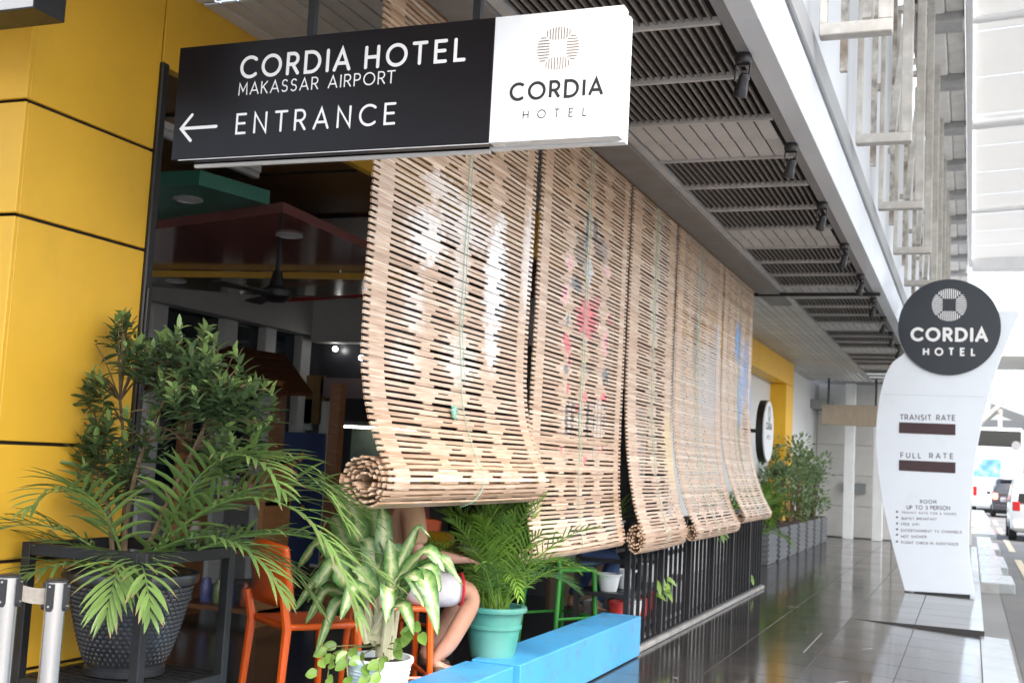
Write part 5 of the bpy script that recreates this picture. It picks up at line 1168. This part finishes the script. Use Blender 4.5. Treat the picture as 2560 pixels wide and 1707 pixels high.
# ================================================================== ROAD: CARS, COACH, FAR STRUCTURES
tyre = M('tyre', (.02, .02, .02), .8, var=.2); glass_c = M('car_glass', (.012, .014, .016), .06, var=0, spec=.8); chrome = M('chrome', (.6, .6, .62), .15, 1, var=0)
tail_on = M('tail_lit', (1, .10, .05), .3, var=0, emit=5); tail_off = M('tail_red', (.45, .015, .015), .15, var=0); plate_m = M('plate', (.03, .03, .03), .5, var=0); rim_m = M('rim_alloy', (.45, .45, .46), .3, .9, var=.05)
def car(loc, label, paint, W=1.7, Lc=4.2, H=1.8, lit=True, tp=1.0):
    t = thing('parked_car', label, 'car', loc); x, y, z = loc; hw = W/2
    # stations from rear (y=0) to front: (y, z low, z belt, z roof or None, half width at belt, half width at roof)
    stn = [(0, .42, .95, .96, hw*.90, hw*.80), (.06, .32, 1.0, 1.02, hw*.965, hw*.86), (.18, .26, 1.02, H*.86, hw*.99, hw*.80), (.36, .24, 1.02, H*.975, hw, hw*.79), (1.0, .23, 1.02, H, hw, hw*.80), (2.0, .23, 1.01, H*.995, hw, hw*.80),
           (2.7, .23, 1.0, H*.93, hw, hw*.78), (3.25, .24, .99, 1.08, hw*.99, hw*.80), (3.8, .26, .93, .95, hw*.96, hw*.80), (Lc-.1, .3, .80, .82, hw*.9, hw*.76), (Lc, .38, .66, .67, hw*.80, hw*.7)]
    stn = [(a_, b_, c_, d_, e_, f_*tp) for (a_, b_, c_, d_, e_, f_) in stn]
    rings = []
    for (yy, zl, zb_, zr, wb_, wr_) in stn:
        half = [(0, zl), (wb_*.80, zl), (wb_*.97, zl+.08), (wb_*1.0, lerp(zl, zb_, .55)), (wb_*.985, zb_), (lerp(wb_*.97, wr_, .55), lerp(zb_, zr, .55)), (wr_*.97, lerp(zb_, zr, .92)), (wr_*.86, zr), (0, zr+.012)]
        rings.append([Vector((x+a, y+yy, z+b)) for a, b in half]+[Vector((x-a, y+yy, z+b)) for a, b in half[-2:0:-1]])
    n = len(rings[0]); mb = MB(); mb.add([p for r_ in rings for p in r_], [(i*n+j, i*n+(j+1) % n, (i+1)*n+(j+1) % n, (i+1)*n+j) for i in range(len(rings)-1) for j in range(n)]+[tuple(range(n-1, -1, -1)), tuple(range((len(rings)-1)*n, len(rings)*n))])
    body = mb.build('body', paint, t, True); 
    yb = lambda zz: y+lerp(.055, .33, max(0, min(1, (zz-1.02)/(H*.95-1.02))))
    rw = [(-.66, 1.06), (.66, 1.06), (.60, H*.90), (-.60, H*.90)]
    MB().prism([(x+a*hw/.85, yb(b)-.045, z+b) for a, b in rw], (0, .03, 0)).build('rear_window', glass_c, t)
    for s_ in (-1, 1):
        sw = [(.5, 1.06), (1.45, 1.06), (1.45, H*.93), (.62, H*.92)]; sw2 = [(1.52, 1.06), (2.95, 1.05), (2.45, H*.92), (1.52, H*.93)]
        for pl in (sw, sw2):
            pts = [Vector((x+s_*(lerp(hw*.985, hw*.80, (b-1.02)/(H-1.02))+.012), y+a, z+b)) for a, b in pl]; MB().prism(pts, (s_*.008, 0, 0)).build('side_window', glass_c, t)
        tl = MB().box(x+s_*hw*.82-.10, x+s_*hw*.82+.10, y-.02, y+.2, z+.84, z+1.10, .02).build('taillight', tail_on if lit else tail_off, t)
        MB().box(x+s_*hw*.80-.08, x+s_*hw*.80+.08, y-.035, y+.03, z+.44, z+.50, .01).build('reflector', tail_off, t)
        mi = MB().box(x+s_*(hw+.10)-.09, x+s_*(hw+.10)+.09, y+2.72, y+2.80, z+1.02, z+1.16, .03).build('mirror', paint, t, True)
        for yy in (.78, 3.3):
            c_ = Vector((x+s_*(hw-.10), y+yy, z+.32)); wh = thing('wheel', '', '', (0, 0, 0)); del wh['label']; del wh['category']; wh.parent = t; wh.location = c_-Vector(loc)
            MB().lathe([(.20, -.10), (.30, -.105), (.325, -.08), (.325, .08), (.30, .105), (.20, .10)], c_, 28, 'x').build('tyre', tyre, wh, True)
            MB().lathe([(0, -.06), (.2, -.07), (.2, .09), (.16, .098), (.05, .07), (0, .075)], c_, 20, 'x').build('rim', rim_m, wh, True)
    MB().box(x-hw*.93, x+hw*.93, y-.06, y+.12, z+.34, z+.60, .04).build('bumper', paint, t, True)
    MB().box(x-.23, x+.23, y-.03, y+.02, z+.70, z+.81, .004).build('number_plate', plate_m, t)
    MB().box(x-.35, x+.35, y-.035, y+.02, z+.86, z+.89, .004).build('chrome_strip', chrome, t)
    MB().box(x-hw*.6, x+hw*.6, y+.12, y+.3, z+H*.955, z+H*.985, .012).build('spoiler', paint, t)
    MB().box(x-.06, x+.06, y-.0, y+.02, z+1.45, z+1.475).build('brake_light', tail_on if lit else tail_off, t)
    return t
dark_car = M('car_dark_grey', (.035, .036, .042), .25, .4, var=.03, coat=1); white_car = M('car_white', (.72, .72, .70), .25, var=.02, coat=1)
pd = onz((2478, 1292), -.16); car((pd.x+.86, pd.y, -.16), 'dark grey van with lit brake lights further up the road', dark_car)
pw2 = onz((2528, 1352), -.16); car((pw2.x+.88, pw2.y, -.16), 'white sport utility car with red tail lights on the road', white_car, 1.85, 4.6, 1.86, False, 1.1)
# coach
cy_ = 66.0; cl = ony((2425, 1200), cy_).x; cr = cl+2.55; ct = ony((2480, 1068), cy_).z
co = thing('coach', 'white coach with a blue picture on its back behind the cars', 'bus', ((cl+cr)/2, cy_, -.16))
MB().box(cl, cr, cy_, cy_+11, .15, ct, .12).build('body', M('coach_white', (.78, .8, .82), .3, var=.02, coat=.5), co, True)
MB().box(cl+.1, cr-.1, cy_-.03, cy_+.1, ct-1.0, ct-.15, .04).build('rear_window', glass_c, co)
zz = ony((2470, 1130), cy_).z
pm = bpy.data.materials.new('coach_picture'); pm.use_nodes = True; n_ = pm.node_tree.nodes; L_n = pm.node_tree.links
L_n.new(ramp(n_, L_n, noise(n_, L_n, 1.6, 5), [(.35, (.06, .17, .36)), (.5, (.12, .30, .50)), (.68, (.42, .56, .66))]), n_['Principled BSDF'].inputs['Base Color'])
MB().box(cl+.08, cl+1.5, cy_-.02, cy_+.05, ony((2470, 1192), cy_).z, ony((2470, 1146), cy_).z, .02).build('picture_panel', pm, co)
m_ = MB(); text(m_, 'RAMAYANA'[:5], lambda p, l: Vector((p[0], cy_-.024-l, p[1])), cl+.5, zz-.95, cl+1.9, zz-.95, .26, .2, 'butt') if False else None
for s_ in (cl+.15, cr-.35): MB().box(s_, s_+.2, cy_-.02, cy_+.05, .7, 1.2, .02).build('taillight', tail_off, co)
for s_ in (cl+.05, cr-.35):
    for yy in (2.6, 8.6): MB().lathe([(.2, -.14), (.5, -.14), (.5, .14), (.2, .14)], (s_+.15, cy_+yy, .34), 20, 'x').build('wheel', tyre, co, True)
MB().lathe([(0, -.02), (.22, -.02), (.22, .02), (0, .02)], (cr-.35, cy_-.03, ony((2534, 1113), cy_).z), 20, 'y').build('round_emblem', M('emblem_grey', (.25, .24, .24), .5), co)
# sloping covered ramp and overpass beyond
rp = thing('covered_ramp', 'sloping white covered walkway roof rising beside the far road', 'walkway', (4, 84, 0))
sl_ = [ony(p, 82) for p in ((2405, 1090), (2480, 958), (2560, 985), (2515, 1050))]
MB().prism([sl_[1], sl_[2]+Vector((5, 0, -1.7)), sl_[2]+Vector((5, 0, -3.2)), sl_[1]+Vector((0, 0, -1.3))], (0, 10, 0)).build('roof_slab', panel_m, rp)
for k in range(4): a = sl_[0]+Vector((0, k*2.5, 0)); b = sl_[1]+Vector((1.0, k*2.5, -.9)); MB().bar(a, b, .2, .28).build('rafter', white_dirty, rp)
pp_ = ony((2500, 1080), 82); MB().box(pp_.x-.14, pp_.x+.14, 82, 82.28, -.16, pp_.z+1.5).build('post', white_dirty, rp)
ovp = thing('overpass', 'dark concrete overpass crossing beyond the coach', 'overpass', (10, 95, 0))
oz = ony((2520, 1060), 95).z; MB().box(-6, 60, 95, 101, oz-.55, oz+.3).build('deck', M('overpass_grey', (.16, .17, .18), .7, var=.1), ovp)
for xx in (9, 24, 40): MB().box(xx, xx+1.2, 97, 99, -.2, oz-.56).build('pier', MATS['overpass_grey'], ovp)
ms = thing('lattice_mast', 'white lattice light mast standing beyond the road canopy', 'mast', (ony((2510, 700), 130).x, 130, 0))
mx_ = ms.location.x; mz = ony((2500, 600), 130).z
for dx in (-.35, .35): MB().tube([(mx_+dx*4.4, 130, -.16), (mx_+dx*1.6, 130, mz)], .17, 8).build('chord', white_paint, ms, True)
for k in range(9): z0_ = 2+k*3; MB().tube([(mx_-1.4+.08*k, 130, z0_), (mx_+1.4-.08*k, 130, z0_+1.5)], .08, 6).build('lacing', white_paint, ms)
fr2 = thing('far_canopy', 'pale far canopy roof edge above the overpass', 'canopy', (6, 80, 0))
fa = ony((2500, 805), 80); fb_ = ony((2560, 890), 80); MB().box(fa.x, fa.x+14, 80, 90, fb_.z, fa.z).build('roof_edge', M('far_concrete', (.50, .48, .44), .7, var=.08), fr2)
for k in range(3): MB().box(fa.x+3+5*k, fa.x+3.5+5*k, 82, 82.5, -.16, fb_.z).build('post', white_paint, fr2)
# distant greenery band behind the road
tm = attr_mat('tree_leaf', 'c', leaf_setup((.04, .10, .03), (.13, .24, .07), (.2, .3, .1), .99), .5)
for k in range(5):
    c_ = Vector((-2+7*k, 120+rnd.uniform(-6, 6), 4.2)); t = thing('street_tree', 'leafy green street tree far behind the overpass, %s along the row' % names[k], 'tree', (c_.x, c_.y, -.16), 0, 'trees beyond the overpass'); mb = MB(); cs = []
    for _ in range(700):
        v = Vector((rnd.gauss(0, 1), rnd.gauss(0, 1), rnd.gauss(0, 1))).normalized(); v = Vector((v.x*2.8, v.y*2.8, v.z*2.2))*rnd.uniform(.5, 1.05); leaflet(mb, cs, c_+v, v, Vector((0, 0, 1)), .7, .22, .4, rnd.uniform(.1, .9), False, 2)
    mb.build('crown', tm, t, col=cs); MB().tube([(c_.x, c_.y, -.16), (c_.x+.2, c_.y, 2), (c_.x, c_.y, 4.5)], [.22, .16, .08], 7).build('trunk', twig_m, t, True)
